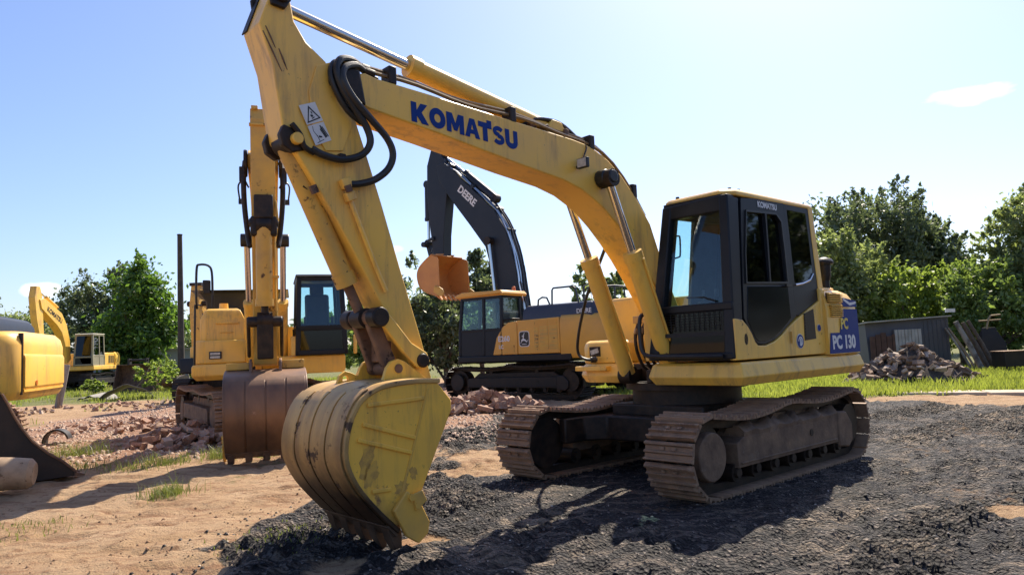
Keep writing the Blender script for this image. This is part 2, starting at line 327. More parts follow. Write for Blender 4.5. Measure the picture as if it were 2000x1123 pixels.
# big blocky capitals drawn as outlines (unit height)
def arc(cx, cy, rx, ry, a0, a1, n=10): return [(cx + rx * math.cos(R(a0 + (a1 - a0) * i / n)), cy + ry * math.sin(R(a0 + (a1 - a0) * i / n))) for i in range(n + 1)]
def stroke(pts, wd):
    L, Rr = [], []
    for i, p in enumerate(pts):
        a = pts[max(i - 1, 0)]; b = pts[min(i + 1, len(pts) - 1)]
        d = Vector((b[0] - a[0], b[1] - a[1])).normalized(); nrm = (-d.y, d.x)
        L.append((p[0] + nrm[0] * wd / 2, p[1] + nrm[1] * wd / 2)); Rr.append((p[0] - nrm[0] * wd / 2, p[1] - nrm[1] * wd / 2))
    return L, Rr
def block_word(parent, word, origin, right, upv, nrm, height, mat, depth=.003):
    mb = MB(); o = Vector(origin); r = Vector(right).normalized(); u = Vector(upv).normalized(); nn = Vector(nrm).normalized()
    def put(poly, x):
        k = len(poly); vs = [o + r * ((p[0] + x) * height) + u * (p[1] * height) + nn * q for q in (0, depth) for p in poly]
        mb.add(vs, [tuple(range(k)), tuple(range(2 * k - 1, k - 1, -1))] + [(i, i + k, (i + 1) % k + k, (i + 1) % k) for i in range(k)])
    def strip(A, B, x, closed=False):
        k = len(A)
        for i in range(k if closed else k - 1):
            j = (i + 1) % k; put([A[i], A[j], B[j], B[i]], x)
    x = 0
    for ch in word:
        if ch == 'K': put([(0, 0), (0, 1), (.32, 1), (.32, .3), (.32, 0)], x); put([(.322, .36), (.322, .62), (.58, 1), (.98, 1), (.62, .56), (1.02, 0), (.62, 0)], x); x += 1.08
        elif ch == 'O': strip(arc(.5, .5, .5, .52, 0, 342, 19), arc(.5, .5, .2, .22, 0, 342, 19), x, True); x += 1.07
        elif ch == 'M': put([(0, 0), (0, 1), (.36, 1), (.56, .5), (.56, .12), (.46, .12), (.29, .52), (.29, 0)], x); put([(1.12, 0), (1.12, 1), (.76, 1), (.562, .5), (.562, .12), (.66, .12), (.83, .52), (.83, 0)], x); x += 1.17
        elif ch == 'A':
            put([(0, 0), (.34, 1), (.5, 1), (.5, .72), (.42, .42), (.5, .42), (.5, .2), (.36, .2), (.3, 0)], x); put([(1, 0), (.66, 1), (.502, 1), (.502, .72), (.58, .42), (.502, .42), (.502, .2), (.64, .2), (.7, 0)], x); x += .92
        elif ch == 'T': put([(.3, 0), (.3, .72), (0, .72), (0, 1), (.6, 1), (.6, 1.16), (.92, 1.16), (.92, .72), (.62, .72), (.62, 0)], x); x += .98
        elif ch == 'S':
            pts = arc(.42, .72, .27, .17, 25, 270, 10) + arc(.42, .3, .29, .18, 88, -155, 10); A, B = stroke(pts, .24); strip(A, B, x); x += .9
        elif ch == 'U':
            pts = [(.16, 1)] + arc(.46, .36, .3, .24, 180, 360, 10) + [(.76, 1)]; A, B = stroke(pts, .3); strip(A, B, x); x += 1
    return mb.build('lettering', mat, parent, smooth=0)

# ------------------------------------------------------------------ ground
def vnoise(x, y, seed=0):
    xi, yi = np.floor(x).astype(np.int64), np.floor(y).astype(np.int64); fx, fy = x - xi, y - yi
    fx = fx * fx * (3 - 2 * fx); fy = fy * fy * (3 - 2 * fy)
    def h(a, b):
        n = (a * 374761393 + b * 668265263 + seed * 1442695041) & 0xffffffff
        n = ((n ^ (n >> 13)) * 1274126177) & 0xffffffff
        return ((n ^ (n >> 16)) & 0xffff) / 65535.0
    return (h(xi, yi) * (1 - fx) + h(xi + 1, yi) * fx) * (1 - fy) + (h(xi, yi + 1) * (1 - fx) + h(xi + 1, yi + 1) * fx) * fy
def fbm(x, y, seed=0, o=4):
    s = 0; a = .5; t = 0
    for i in range(o): s = s + a * vnoise(x * 2 ** i, y * 2 ** i, seed + i); t += a; a *= .5
    return s / t
def sstep(a, b, x): t = np.clip((x - a) / (b - a), 0, 1); return t * t * (3 - 2 * t)
MILL = np.array([(-1.6, -40), (-1.75, 4.6), (-2.5, 5.5), (-2.3, 6.3), (-1.95, 7.2), (-1.0, 8.6), (-1.3, 11), (-1.2, 13), (-.9, 14), (0, 17.3), (3, 17.0), (7.4, 15.4), (8.2, 14.1), (9.5, 12.2), (14, 9), (16, -40)])
def poly_sd(x, y, P):
    d = np.full(x.shape, 1e9); ins = np.zeros(x.shape, bool)
    for i in range(len(P)):
        a, b = P[i], P[(i + 1) % len(P)]
        ex, ey = b - a; wx, wy = x - a[0], y - a[1]; t = np.clip((wx * ex + wy * ey) / (ex * ex + ey * ey), 0, 1)
        d = np.minimum(d, (wx - ex * t) ** 2 + (wy - ey * t) ** 2)
        c = ((a[1] <= y) & (b[1] > y)) | ((b[1] <= y) & (a[1] > y))
        with np.errstate(divide='ignore', invalid='ignore'): xi = a[0] + (y - a[1]) / (ey if ey != 0 else 1e-9) * ex
        ins ^= c & (x < xi)
    d = np.sqrt(d); return np.where(ins, d, -d)
MO = Vector((1.923, 8.351, 0)); MA = R(47.4)
MF = (-math.sin(MA), -math.cos(MA)); ML = (math.cos(MA), -math.sin(MA))
def masks(x, y):
    sdm = poly_sd(x, y, MILL) + (fbm(x * 1.1, y * 1.1, 5) - .5) * 1.1 + (fbm(x * 5, y * 5, 9) - .5) * .35
    mill = sstep(-.14, .16, sdm)
    patch = sstep(.60, .74, fbm(x * .8 + 3, y * .8, 31, 5)) * (1 - sstep(.6, 2.2, sdm) * .55)       # bare tan earth showing through
    for cx, cy, rx, ry in ((-.75, 5.6, .42, .16), (-.2, 9.6, .75, .8), (-.5, 8.6, .5, .4), (3.9, 5.6, .45, .35)):
        q = ((x - cx) / rx) ** 2 + ((y - cy) / ry) ** 2 + (fbm(x * 4, y * 4, 77) - .5) * 1.2
        patch = np.maximum(patch, sstep(1.25, .7, q) * .9)
    mill = mill * (1 - patch * .85)
    red = sstep(9.5, 12, y) * sstep(37, 30, y) * sstep(-14, -9.5, x + (fbm(x, y, 3) - .5) * 3) * sstep(2.5, -1, x)
    n = fbm(x * .35, y * .35, 17, 5)
    gr = np.maximum(sstep(16.3, 17.2, y + (n - .5) * 2.2) * sstep(1.5, 3.5, x), sstep(25, 31, y + (n - .5) * 9) * sstep(-5, -9, x))
    gr = np.maximum(gr, sstep(34, 44, y)); gr = np.maximum(gr, sstep(.68, .76, fbm(x * .9, y * .9, 41)) * .5 * sstep(-2.3, -3.2, x) * sstep(6.5, 9, y))
    return mill, red, gr
def height(x, y):
    mill, red, gr = masks(x, y)
    u = (x - MO.x) * MF[0] + (y - MO.y) * MF[1]; v = (x - MO.x) * ML[0] + (y - MO.y) * ML[1]
    h = (fbm(x * .5, y * .5, 2) - .5) * .07 + (fbm(x * 2.2, y * 2.2, 8) - .5) * .045 * (1 - .4 * mill)
    near = sstep(30, 12, y)
    # lumpy millings printed by track shoes
    band = fbm(v * 1.6 + .3 * np.sin(u), u * .15, 50, 2)
    tread = np.sin(u * 2 * math.pi / .19 + 2 * fbm(u * .5, v * .5, 51)) * sstep(.45, .58, band)
    clod = np.abs(vnoise(u * 3.2 + 1.5 * fbm(u, v, 71), v * 8.5, 72) - .5) * 2; clod2 = vnoise(u * 7, v * 16, 73)
    h = h + near * mill * (.055 * tread + (fbm(x * 7, y * 7, 12, 3) - .5) * .05 + .075 * (.5 - clod) * (1 - .8 * sstep(.45, .58, band)) + (clod2 - .5) * .05 + .018)
    # ruts along the tan dirt
    ang = R(28); a = -x * math.sin(ang) + y * math.cos(ang) + .25 * fbm(x * .5, y * .5, 61); b = x * math.cos(ang) + y * math.sin(ang)
    rut = (vnoise(a * 3.2, b * .12, 62) - .5) * .05 + (vnoise(a * 9, b * .5, 63) - .5) * .022
    h = h + near * (1 - mill) * (rut + (fbm(x * 9, y * 9, 64, 2) - .5) * .03 - .03 * sstep(.55, .7, fbm(x * 1.6, y * 4.5, 65, 3)))
    h = h + red * (fbm(x * 2.6, y * 2.6, 66, 4) - .45) * .12 + .2 * sstep(26, 40, y) * sstep(-3, -10, x)
    # the undercarriage and bucket stand on firm level ground
    lvl = np.maximum(sstep(3.0, 1.9, np.abs(u + .1)) * sstep(2.0, 1.3, np.abs(v)), 0)
    return h * (1 - .8 * lvl) - .02 * lvl * 0
def axis(lo, hi, step, far_lo, far_hi, g=1.09):
    a = list(np.arange(lo, hi, step)); s = step
    while a[-1] < far_hi: s *= g; a.append(a[-1] + s)
    s = step; b = []
    p = lo
    while p > far_lo: s *= g; p -= s; b.append(p)
    return np.array(b[::-1] + a)
xs = axis(-6.0, 7.0, .04, -500, 500, 1.08); ys = axis(3.8, 13.0, .04, -300, 900, 1.07)
X, Y = np.meshgrid(xs, ys); Zg = height(X, Y)
mill, red, gr = masks(X, Y)
ny, nx = X.shape
idx = np.arange(nx * ny).reshape(ny, nx)
faces = np.stack([idx[:-1, :-1], idx[:-1, 1:], idx[1:, 1:], idx[1:, :-1]], -1).reshape(-1, 4)
gm, t, b = new_mat('yard earth')
v = N(t, 'NewGeometry').outputs['Position']
at = N(t, 'Attribute', attribute_name='cover'); sep = N(t, 'SeparateColor'); t.links.new(at.outputs['Color'], sep.inputs[0])
fine = noise(t, v, 60, 5, .7); med = noise(t, v, 9, 6, .65); big = noise(t, v, 1.3, 5, .6)
tan = mixc(t, ramp(t, big, .35, .65), (.35, .22, .115), (.45, .305, .18))
rk = noise(t, v, 1.0, 6, .7, (1.1, 7.0, 1.0)); mpr = rk.node.inputs['Vector'].links[0].from_node; mpr.inputs['Rotation'].default_value = (0, 0, R(-28))
tan = mixc(t, ramp(t, rk, .50, .62), tan, (.27, .15, .08)); tan = mixc(t, ramp(t, med, .54, .66), tan, (.25, .14, .075)); tan = mixc(t, ramp(t, fine, .60, .70), tan, (.24, .14, .085))
redc = mixc(t, ramp(t, med, .42, .6), (.27, .145, .09), (.38, .23, .15)); redc = mixc(t, ramp(t, fine, .58, .68), redc, (.16, .085, .06))
chips = N(t, 'TexVoronoi', Scale=42); t.links.new(v, chips.inputs['Vector']); sepc = N(t, 'SeparateColor'); t.links.new(chips.outputs['Color'], sepc.inputs[0])
millc = mixc(t, ramp(t, med, .38, .66), (.006, .005, .006), (.020, .016, .016))
st = noise(t, v, 1.0, 5, .7, (1.5, 11.0, 1.0)); mps = st.node.inputs['Vector'].links[0].from_node; mps.inputs['Rotation'].default_value = (0, 0, R(-40)); millc = mixc(t, ramp(t, st, .54, .62), millc, (.11, .086, .072))
millc = mixc(t, ramp(t, sepc.outputs[0], .84, .99), millc, (.17, .14, .12))
millc = mixc(t, math_n(t, 'MULTIPLY', ramp(t, big, .48, .66), ramp(t, st, .47, .56)), millc, (.27, .205, .145))
green = mixc(t, ramp(t, med, .4, .6), (.085, .12, .025), (.20, .17, .07))
mk_m = ramp(t, math_n(t, 'ADD', sep.outputs[0], math_n(t, 'MULTIPLY', math_n(t, 'SUBTRACT', med, .5), .9)), .35, .62)
c = mixc(t, ramp(t, math_n(t, 'MULTIPLY', sep.outputs[1], math_n(t, 'ADD', 1.0, math_n(t, 'MULTIPLY', math_n(t, 'SUBTRACT', med, .5), 1.6))), .3, .6), tan, redc)
c = mixc(t, ramp(t, math_n(t, 'MULTIPLY', sep.outputs[2], math_n(t, 'ADD', 1.0, math_n(t, 'MULTIPLY', math_n(t, 'SUBTRACT', med, .5), 2.0))), .35, .65), c, green)
c = mixc(t, mk_m, c, millc)
t.links.new(c, b.inputs['Base Color'])
rn = N(t, 'Mix', data_type='FLOAT'); t.links.new(mk_m, rn.inputs[0]); rn.inputs[2].default_value = .95; rn.inputs[3].default_value = .75; b.inputs['Specular IOR Level'].default_value = .3; t.links.new(rn.outputs[0], b.inputs['Roughness'])
hh = math_n(t, 'ADD', math_n(t, 'MULTIPLY', fine, .5), math_n(t, 'ADD', med, math_n(t, 'MULTIPLY', math_n(t, 'MULTIPLY', chips.outputs['Distance'], mk_m), .9)))
bump(t, b, hh, 1.0, .045)
ground = raw('ground', np.stack([X, Y, Zg], -1).reshape(-1, 3), faces, gm, smooth=True)
ca = ground.data.color_attributes.new('cover', 'FLOAT_COLOR', 'POINT')
ca.data.foreach_set('color', np.stack([mill, red, gr, np.ones_like(gr)], -1).astype(np.float32).ravel())
tag(ground, kind='structure')
def hz(x, y): return float(height(np.array([float(x)]), np.array([float(y)]))[0])
def on_ground(p, dz=0.0): return Vector((p[0], p[1], hz(p[0], p[1]) + dz))
# a thin strip of old concrete at the edge of the grass
mb = MB()
a, b2 = G(1660, 772), G(2130, 770)
for k, (u0, u1, off) in enumerate(((0, .30, 0), (.31, .62, .12), (.63, 1.0, .05))):
    p, q = a.lerp(b2, u0), a.lerp(b2, u1)
    mb.add([(p.x, p.y + off, .045), (q.x, q.y + off, .05), (q.x + .2, q.y + .75 + off, .05), (p.x + .2, p.y + .8 + off, .05), (p.x, p.y + off, -.1), (q.x, q.y + off, -.1), (q.x + .2, q.y + .75 + off, -.1), (p.x + .2, p.y + .8 + off, -.1)],
           [(0, 1, 2, 3), (0, 1, 5, 4), (1, 2, 6, 5), (2, 3, 7, 6), (3, 0, 4, 7)])
path = mb.build('concrete_path', surf('pale dusty concrete', (.52, .42, .31), (.40, .32, .23), 2, .4, .65, .9, bump_s=.5), bevel=.02); tag(path, kind='structure')

# ------------------------------------------------------------------ machine parts used by every excavator
def track_path(xf, xr, rf, rr, zf, zr, sag, n=240):
    pts = []
    pts += [(xf + rf * math.cos(R(a)), zf + rf * math.sin(R(a))) for a in np.linspace(-90, 78, 40)]
    x0, z0 = pts[-1]; x1, z1 = xr + rr * math.cos(R(98)), zr + rr * math.sin(R(98))
    for k in range(1, 60):
        u = k / 60; pts.append((x0 + (x1 - x0) * u, z0 + (z1 - z0) * u - sag * (abs(math.sin(2 * math.pi * u)) ** 1.3) * (1.0 if u < .5 else .75)))
    pts += [(xr + rr * math.cos(R(a)), zr + rr * math.sin(R(a))) for a in np.linspace(98, 270, 40)]
    x0, z0 = pts[-1]; x1, z1 = pts[0]
    for k in range(1, 60): u = k / 60; pts.append((x0 + (x1 - x0) * u, z0 + (z1 - z0) * u))
    return pts
_shoe = {}
def shoe_mesh(pitch, width, mats):
    key = (round(pitch, 3), width, mats.name)
    if key not in _shoe:
        p = pitch * .94; h = .022
        prof = [(-p / 2, 0), (p / 2, 0), (p / 2, h), (p * .42, h + .026), (p * .33, h + .026), (p * .26, h), (p * .05, h), (0.0, h + .022), (-p * .08, h + .022), (-p * .14, h), (-p * .34, h), (-p * .38, h + .026), (-p * .46, h + .026), (-p / 2, h)]
        mb = MB(); mb.prism(prof, -width / 2, width / 2)
        for yy in (-.06, .06): mb.box(p * .08, p * .22, yy - .022, yy + .022, h - .001, h + .016)
        _shoe[key] = mb.mesh('track_shoe', mats, 0)
    return _shoe[key]
def build_track(root, yc, width, outer, T, xf=1.42, xr=-1.45, rf=.34, rr=.36, zf=.385, zr=.40, sag=.07, nshoe=44, ms=None, mf=None, disc=.22, rollers=7, chain_m=None, mud=False):
    ms = ms or shoe_m; mf = mf or frame_m
    path = track_path(xf, xr, rf, rr, zf, zr, sag); path = [Vector((p[0], 0, p[1])) for p in path]; n = len(path)
    mb = MB()
    inner = []
    for i in range(n):
        d = (path[(i + 1) % n] - path[i - 1]).normalized(); nr = Vector((-d.z, 0, d.x)); inner.append(path[i] + nr * .075)
    for yy in (-.11, .06):
        mb.ring([(p.x, p.z) for p in path], [(p.x, p.z) for p in inner], yc + yy, yc + yy + .05)
    tr = mb.build('track', chain_m or greasy, root, T=T)
    L = [0]
    for i in range(n): L.append(L[-1] + (path[(i + 1) % n] - path[i]).length)
    pitch = L[-1] / nshoe; me = shoe_mesh(pitch, width, ms); k = 0
    for s in range(nshoe):
        dist = (s + .35) * pitch
        while L[k + 1] < dist: k += 1
        p = path[k].lerp(path[(k + 1) % n], (dist - L[k]) / (L[k + 1] - L[k])); a = path[(k - 2) % n]; c = path[(k + 3) % n]
        d = (c - a).normalized(); nr = Vector((d.z, 0, -d.x))
        o = bpy.data.objects.new('track_shoe', me); COL.objects.link(o); o.parent = tr
        m = Matrix((d, nr.cross(d), nr)).transposed().to_4x4(); m.translation = (p.x, yc, p.z); o.matrix_local = T @ m
    # frame
    f = MB(); yo = yc + outer * (width / 2 - .03); yi = yc - outer * width * .32; y0, y1 = min(yo, yi), max(yo, yi)
    xa, xb = xf - .40, xr + .40
    zt, zb = zf + .12, zf - .15
    f.prism([(xa, zb), (xa, zt - .05), (xa - .1, zt), (xb, zt + .02), (xb, zb)], y0, y1)
    f.prism([(xa - .1, zt), (xa - .3, zt + .13), (xb + .2, zt + .15), (xb, zt + .02)], yc - width * .16, yc + width * .16)
    f.box(xb + .04, xa - .04, min(yo, yo + outer * .014), max(yo, yo + outer * .014), zb + .03, zb + .05)
    fr = f.build('track_frame', mf, root, bevel=.012, T=T)
    if mud:                                # mud packed on the ledge above the frame
        rr_ = random.Random(int(yc * 100)); mm = MB(); rows = []
        for k_ in range(30):
            x = xa - .12 + (xb + .1 - xa) * k_ / 29; hh_ = .05 + .09 * rr_.random() * (.5 + .5 * math.sin(k_ * .9))
            rows.append([(x, yo - outer * .004, zt - .02), (x, yo + outer * (.002 + .01 * rr_.random()), zt + .02 + hh_ * .35), (x, yo - outer * (.05 + .03 * rr_.random()), zt + .03 + hh_), (x, yo - outer * .16, zt + .05 + hh_ * .7), (x, yo - outer * .22, zt)])
        mm.loft(rows); mm.build('packed_mud', mf, fr, smooth=50, T=T)
    cv = MB(); yo2 = yo + outer * .012; cv.prism([(xb - .003, zb - .05), (xb - .003, zt + .06), (xb - .22, zt + .05), (xb - .36, zt - .1), (xb - .36, zb - .0), (xb - .25, zb - .08)], min(yi, yo2), max(yi, yo2)); cv.build('motor_cover', mf, fr, bevel=.02, T=T)
    hm = MB(); hm.cyl((xb + .62, yo, zf + .02), (xb + .62, yo + outer * .006, zf + .02), .035, n=12); hm.build('frame_hole', greasy, fr, T=T)
    i = MB(); i.cyl((xf, yc - .14, zf), (xf, yc + .14, zf), rf - .07, n=28); i.build('idler', greasy, fr, T=T)
    i = MB(); i.cyl((xf, yo - outer * .10, zf), (xf, yo - outer * .005, zf), disc, disc * .97, n=28); i.build('idler_hub', mf, fr, bevel=.01, T=T)
    s = MB(); s.cyl((xr, yc - .05, zr), (xr, yc + .05, zr), rr - .05, n=22); s.cyl((xr, yo - outer * .14, zr), (xr, yo - outer * .04, zr), rr * .6, n=24); s.build('sprocket', greasy, fr, T=T)
    for q in range(rollers):
        x = xa - .02 + (xb - .02 - xa) * (q / (rollers - 1)); r = MB(); r.cyl((x, yc - width * .36, zb - .045), (x, yc + width * .36, zb - .045), .085, n=14); r.cyl((x, yc - width * .42, zb - .045), (x, yc + width * .42, zb - .045), .045, n=12); r.build('roller', greasy, fr, T=T)
    for x in (xb + .75, xa - .75):
        r = MB(); r.cyl((x, yc - .1, zf + rf - .14), (x, yc + .1, zf + rf - .14), .06, n=12); r.build('carrier_roller', greasy, fr, T=T)
    return tr
def car_body(root, T, half_gauge, z0=.35, z1=.74, ring_r=.60, top=.965, m=None):
    mb = MB(); mb.prism([(.75, -.55), (.95, -half_gauge), (1.25, -half_gauge), (1.25, -half_gauge - .1), (-1.25, -half_gauge - .1), (-1.25, -half_gauge), (-.95, -half_gauge), (-.75, -.55), (-.75, .55), (-.95, half_gauge), (-1.25, half_gauge), (-1.25, half_gauge + .1), (1.25, half_gauge + .1), (1.25, half_gauge), (.95, half_gauge), (.75, .55)], z0, z1 - .12, 'z')
    mb.box(-.6, .6, -.6, .6, z1 - .13, z1)
    b = mb.build('car_body', m or greasy, root, bevel=.02, T=T)
    r = MB(); r.cyl((0, 0, z1 - .01), (0, 0, top + .02), ring_r, n=40); r.cyl((0, 0, top - .07), (0, 0, top + .01), ring_r + .07, n=40); r.build('swing_bearing', m or greasy, root)
    return b
def hyd_cylinder(root, p0, p1, frac, rb, rr, mb_m, rod_m=None, base_m=None, name='hydraulic_cylinder'):
    """barrel from p0 over frac of the way, chrome rod on to p1"""
    p0, p1 = Vector(p0), Vector(p1); q = p0.lerp(p1, frac); d = (p1 - p0).normalized()
    m = MB(); m.tube([p0 + d * .02, q - d * .10, q - d * .10, q], [rb, rb, rb * 1.13, rb * 1.13], 18)
    c = m.build(name, mb_m, root, smooth=40)
    r = MB(); r.cyl(q - d * .05, p1, rr, n=14); r.build('rod', rod_m or chrome, c)
    y = Vector((0, 1, 0))
    e = MB()
    for p, rad in ((p0, rb * 1.05), (p1, rb * 1.0)): e.cyl(p - y * rb * .9, p + y * rb * .9, rad, n=16)
    e.build('rod_eye', base_m or greasy, c, each=True)
    return c
BK_SHELL = [(3.80, 1.205), (4.0, 1.215), (4.25, 1.20), (4.39, 1.16), (4.50, 1.08), (4.57, .95), (4.605, .80), (4.595, .67), (4.53, .53), (4.44, .41), (4.33, .29), (4.26, .22), (4.20, .165)]
BK_SIDE = [(3.84, 1.20), (4.2, 1.205), (4.35, 1.165), (4.46, 1.10), (4.55, .95), (4.585, .80), (4.575, .67), (4.51, .53), (4.42, .41), (4.31, .29), (4.225, .20), (4.10, .31), (4.01, .38), (3.70, .97), (3.70, 1.04)]
def smooth2d(P, n): return [(q.x, q.z) for q in catmull([(p[0], 0, p[1]) for p in P], n)]
BK_SHELL = smooth2d(BK_SHELL, 3); BK_SIDE = smooth2d(BK_SIDE[:10], 3) + BK_SIDE[10:]
BK_CUT = [(4.14, .45), (4.02, .34), (3.955, .21), (3.97, .13), (4.05, .075), (4.15, .14), (4.25, .33)]
def bucket(root, fn, hw, shell, side, tooth, teeth=5, wear=True, name='bucket', cutter=True, ears=.19):
    """fn maps the canonical side view (x, z) into the machine's"""
    f = lambda L: [fn(*p) for p in L]
    S = f(BK_SHELL); n = len(S)
    inn = []
    for i, p in enumerate(S):
        a, c = Vector(S[max(i - 1, 0)]), Vector(S[min(i + 1, n - 1)]); d = (c - a).normalized(); inn.append((p[0] - d.y * -.03 * -1, p[1] + d.x * .03 * -1) if False else (p[0] + d.y * .035, p[1] - d.x * .035))
    mb = MB(); mb.ring(S, inn, -hw - .012, hw + .012, closed=False)
    bk = mb.build(name, shell, root, bevel=.008, smooth=40)
    for sg in (-1, 1):
        m = MB(); m.prism(f(BK_SIDE), sg * hw, sg * (hw - .03)); m.build('side_plate', side, bk, bevel=.006)
        if cutter:
            m = MB(); m.prism(f(BK_CUT), sg * (hw + .001), sg * (hw + .04))
            m.build('side_cutter', worn, bk, bevel=.008)
            m = MB()
            for p in ((4.11, .40), (4.06, .34)):
                q = fn(*p); m.cyl((q[0], sg * (hw + .035), q[1]), (q[0], sg * (hw + .06), q[1]), .026, n=6)
            m.build('cutter_bolt', worn, bk, each=True)
    k = len(S)
    if wear:
        for j in range(4):
            y0 = -hw + .02 + j * (2 * hw - .02) / 4; y1 = y0 + (2 * hw - .02) / 4 - .022
            a = 9 if j < 3 else 8
            P0 = S[a + 1:k - 4]; P1 = []
            for i, p in enumerate(P0):
                u, c = Vector(S[a + i]), Vector(S[min(a + i + 2, k - 1)]); d = (c - u).normalized(); P1.append((p[0] - d.y * .014, p[1] + d.x * .014))
            m = MB(); m.ring(P1, [(p[0] + (q[0] - p[0]) * -.0, p[1]) for p, q in zip(P0, P1)], y0, y1, closed=False); m.build('wear_plate', shell, bk, bevel=.003)
    lip = MB(); e0 = Vector(fn(4.265, .235)); e1 = Vector(fn(4.20, .15)); dT = (Vector(fn(4.15, .0)) - Vector(fn(4.205, .2))).normalized(); nT = Vector((dT.y, -dT.x)); d = (e1 - e0).normalized(); nn = Vector((d.y, -d.x)) * .022
    lip.prism([tuple(e0 + nn), tuple(e1 + nn * .3), tuple(e1 - nn * .6), tuple(e0 - nn)], -hw, hw); lip.build('cutting_edge', tooth, bk, bevel=.004)
    for j in range(teeth):
        y = -hw + .07 + j * (2 * hw - .14) / (teeth - 1)
        a = e1 - dT * .10; tip = e1 + dT * .155
        nn2 = nT; w = .05
        vs = []
        for c, th, ww in ((a, .05, w), (e1 + dT * .02, .045, w * .95), (tip, .012, w * .75)):
            for sy, sz in ((-1, -1), (1, -1), (1, 1), (-1, 1)): q = c + nn2 * th * sz; vs.append((q.x, y + sy * ww, q.y))
        m = MB(); m.loft([vs[0:4], vs[4:8], vs[8:12]]); m.build('tooth', tooth, bk, bevel=.004)
    if ears:
        for sg in (-1, 1):
            m = MB(); m.prism(f([(4.14, 1.17), (4.09, 1.30), (4.05, 1.345), (3.99, 1.362), (3.93, 1.34), (3.72, 1.19)]), sg * ears - .018, sg * ears + .018); eb = m.build('hinge_ear', side, bk, bevel=.004)
            q = fn(3.99, 1.29); m = MB(); m.cyl((q[0], sg * ears - .026, q[1]), (q[0], sg * ears + .026, q[1]), .034, n=14); m.build('hinge_pin', rust, bk)
    return bk
def slanted(y_bot, y_top, z0=1.2, z1=2.85): return lambda p: y_bot + (y_top - y_bot) * (p[1] - z0) / (z1 - z0)

# ------------------------------------------------------------------ the excavator in front
ex = thing('excavator', 'nearest yellow crawler excavator with big blue lettering on its boom, standing on dark gravel', 'excavator', MO, math.atan2(MF[1], MF[0]))
I4 = Matrix.Identity(4)
build_track(ex, .995, .50, 1, I4, mud=True); build_track(ex, -.995, .50, -1, I4, mud=True)
car_body(ex, I4, .72)
# deck with a sloping skirt
def rings(outline, levels):
    cx = sum(p[0] for p in outline) / len(outline); cy = sum(p[1] for p in outline) / len(outline); res = []
    for z, inset in levels:
        rr = []
        for i, p in enumerate(outline):
            a, b, c = Vector(outline[i - 1]), Vector(p), Vector(outline[(i + 1) % len(outline)])
            n1 = (b - a).normalized(); n2 = (c - b).normalized(); n1 = Vector((n1.y, -n1.x)); n2 = Vector((n2.y, -n2.x)); nn = (n1 + n2); nn = nn / max(nn.dot(n1), .3)
            q = b - nn * inset; rr.append((q.x, q.y, z))
        res.append(rr)
    return res
SK = [(.965, .05), (1.045, 0), (1.165, .035), (1.185, .06)]
left_deck = [(-1.0, 1.235), (-1.0, .14), (.87, .14), (.87, 1.235)][::-1]
left_deck = [(.87, .14), (.87, 1.235), (-1.86, 1.235), (-1.95, 1.0), (-1.95, .0), (-.6, 0.0), (-.6, .14)]
def ccw(P):
    a = sum(P[i - 1][0] * P[i][1] - P[i][0] * P[i - 1][1] for i in range(len(P))); return P if a > 0 else P[::-1]
def lofted(outline, levels):
    m = MB(); m.loft(rings(ccw(outline), levels)); return m
lofted(left_deck, SK).build('deck_skirt', paint, ex, bevel=.008)
lofted([(.56, -.50), (.56, -1.0), (.42, -1.2), (-1.0, -1.235), (-1.86, -1.235), (-1.95, -1.0), (-1.95, -.01), (-.6, -.01), (-.6, -.50)], SK).build('deck_skirt', paint, ex, bevel=.008)
m = MB(); m.box(-.62, .40, -.50, .16, .97, 1.17); m.box(.38, .60, -.38, -.30, .98, 1.12); m.box(.38, .80, .06, .13, .98, 1.12); m.build('swing_frame', greasy, ex, bevel=.01)
# counterweight and engine housing
def plan_cw(inset, r=.62):
    P = [(-1.0, 1.215 - inset), (-1.42, 1.215 - inset)]
    P += [(-1.72 - .52 * math.sin(a), (1.215 - inset) * math.cos(a) ** .55 if math.cos(a) > 0 else 0) for a in np.linspace(.25, 1.45, 9)]
    return P
def cw_ring(z, inset, back):
    P = plan_cw(inset); P = [(max(p[0] + back, -2.4) if p[0] < -1.45 else p[0], p[1]) for p in P]
    full = P + [(p[0], -p[1]) for p in reversed(P)]
    return [(p[0], p[1], z) for p in full]
m = MB(); m.loft([cw_ring(1.19, .0, .0), cw_ring(1.45, 0, .0), cw_ring(1.68, .003, .01), cw_ring(1.80, .02, .05), cw_ring(1.88, .055, .12), cw_ring(1.925, .12, .22)])
cw = m.build('counterweight', paint, ex, smooth=50)
m = MB(); m.box(-1.60, -.98, -1.0, 1.06, 1.9, 1.965); m.box(-1.0, -.55, -1.1, .1, 1.2, 1.96); m.build('engine_hood', paint, ex, bevel=.03)
m = MB(); m.box(-1.0, -.15, -1.18, -.56, 1.19, 1.98); tk = m.build('tank', paint, ex, bevel=.04); m = MB(); m.cyl((-.55, -.85, 1.97), (-.55, -.85, 2.03), .07); m.build('filler_cap', black, tk)
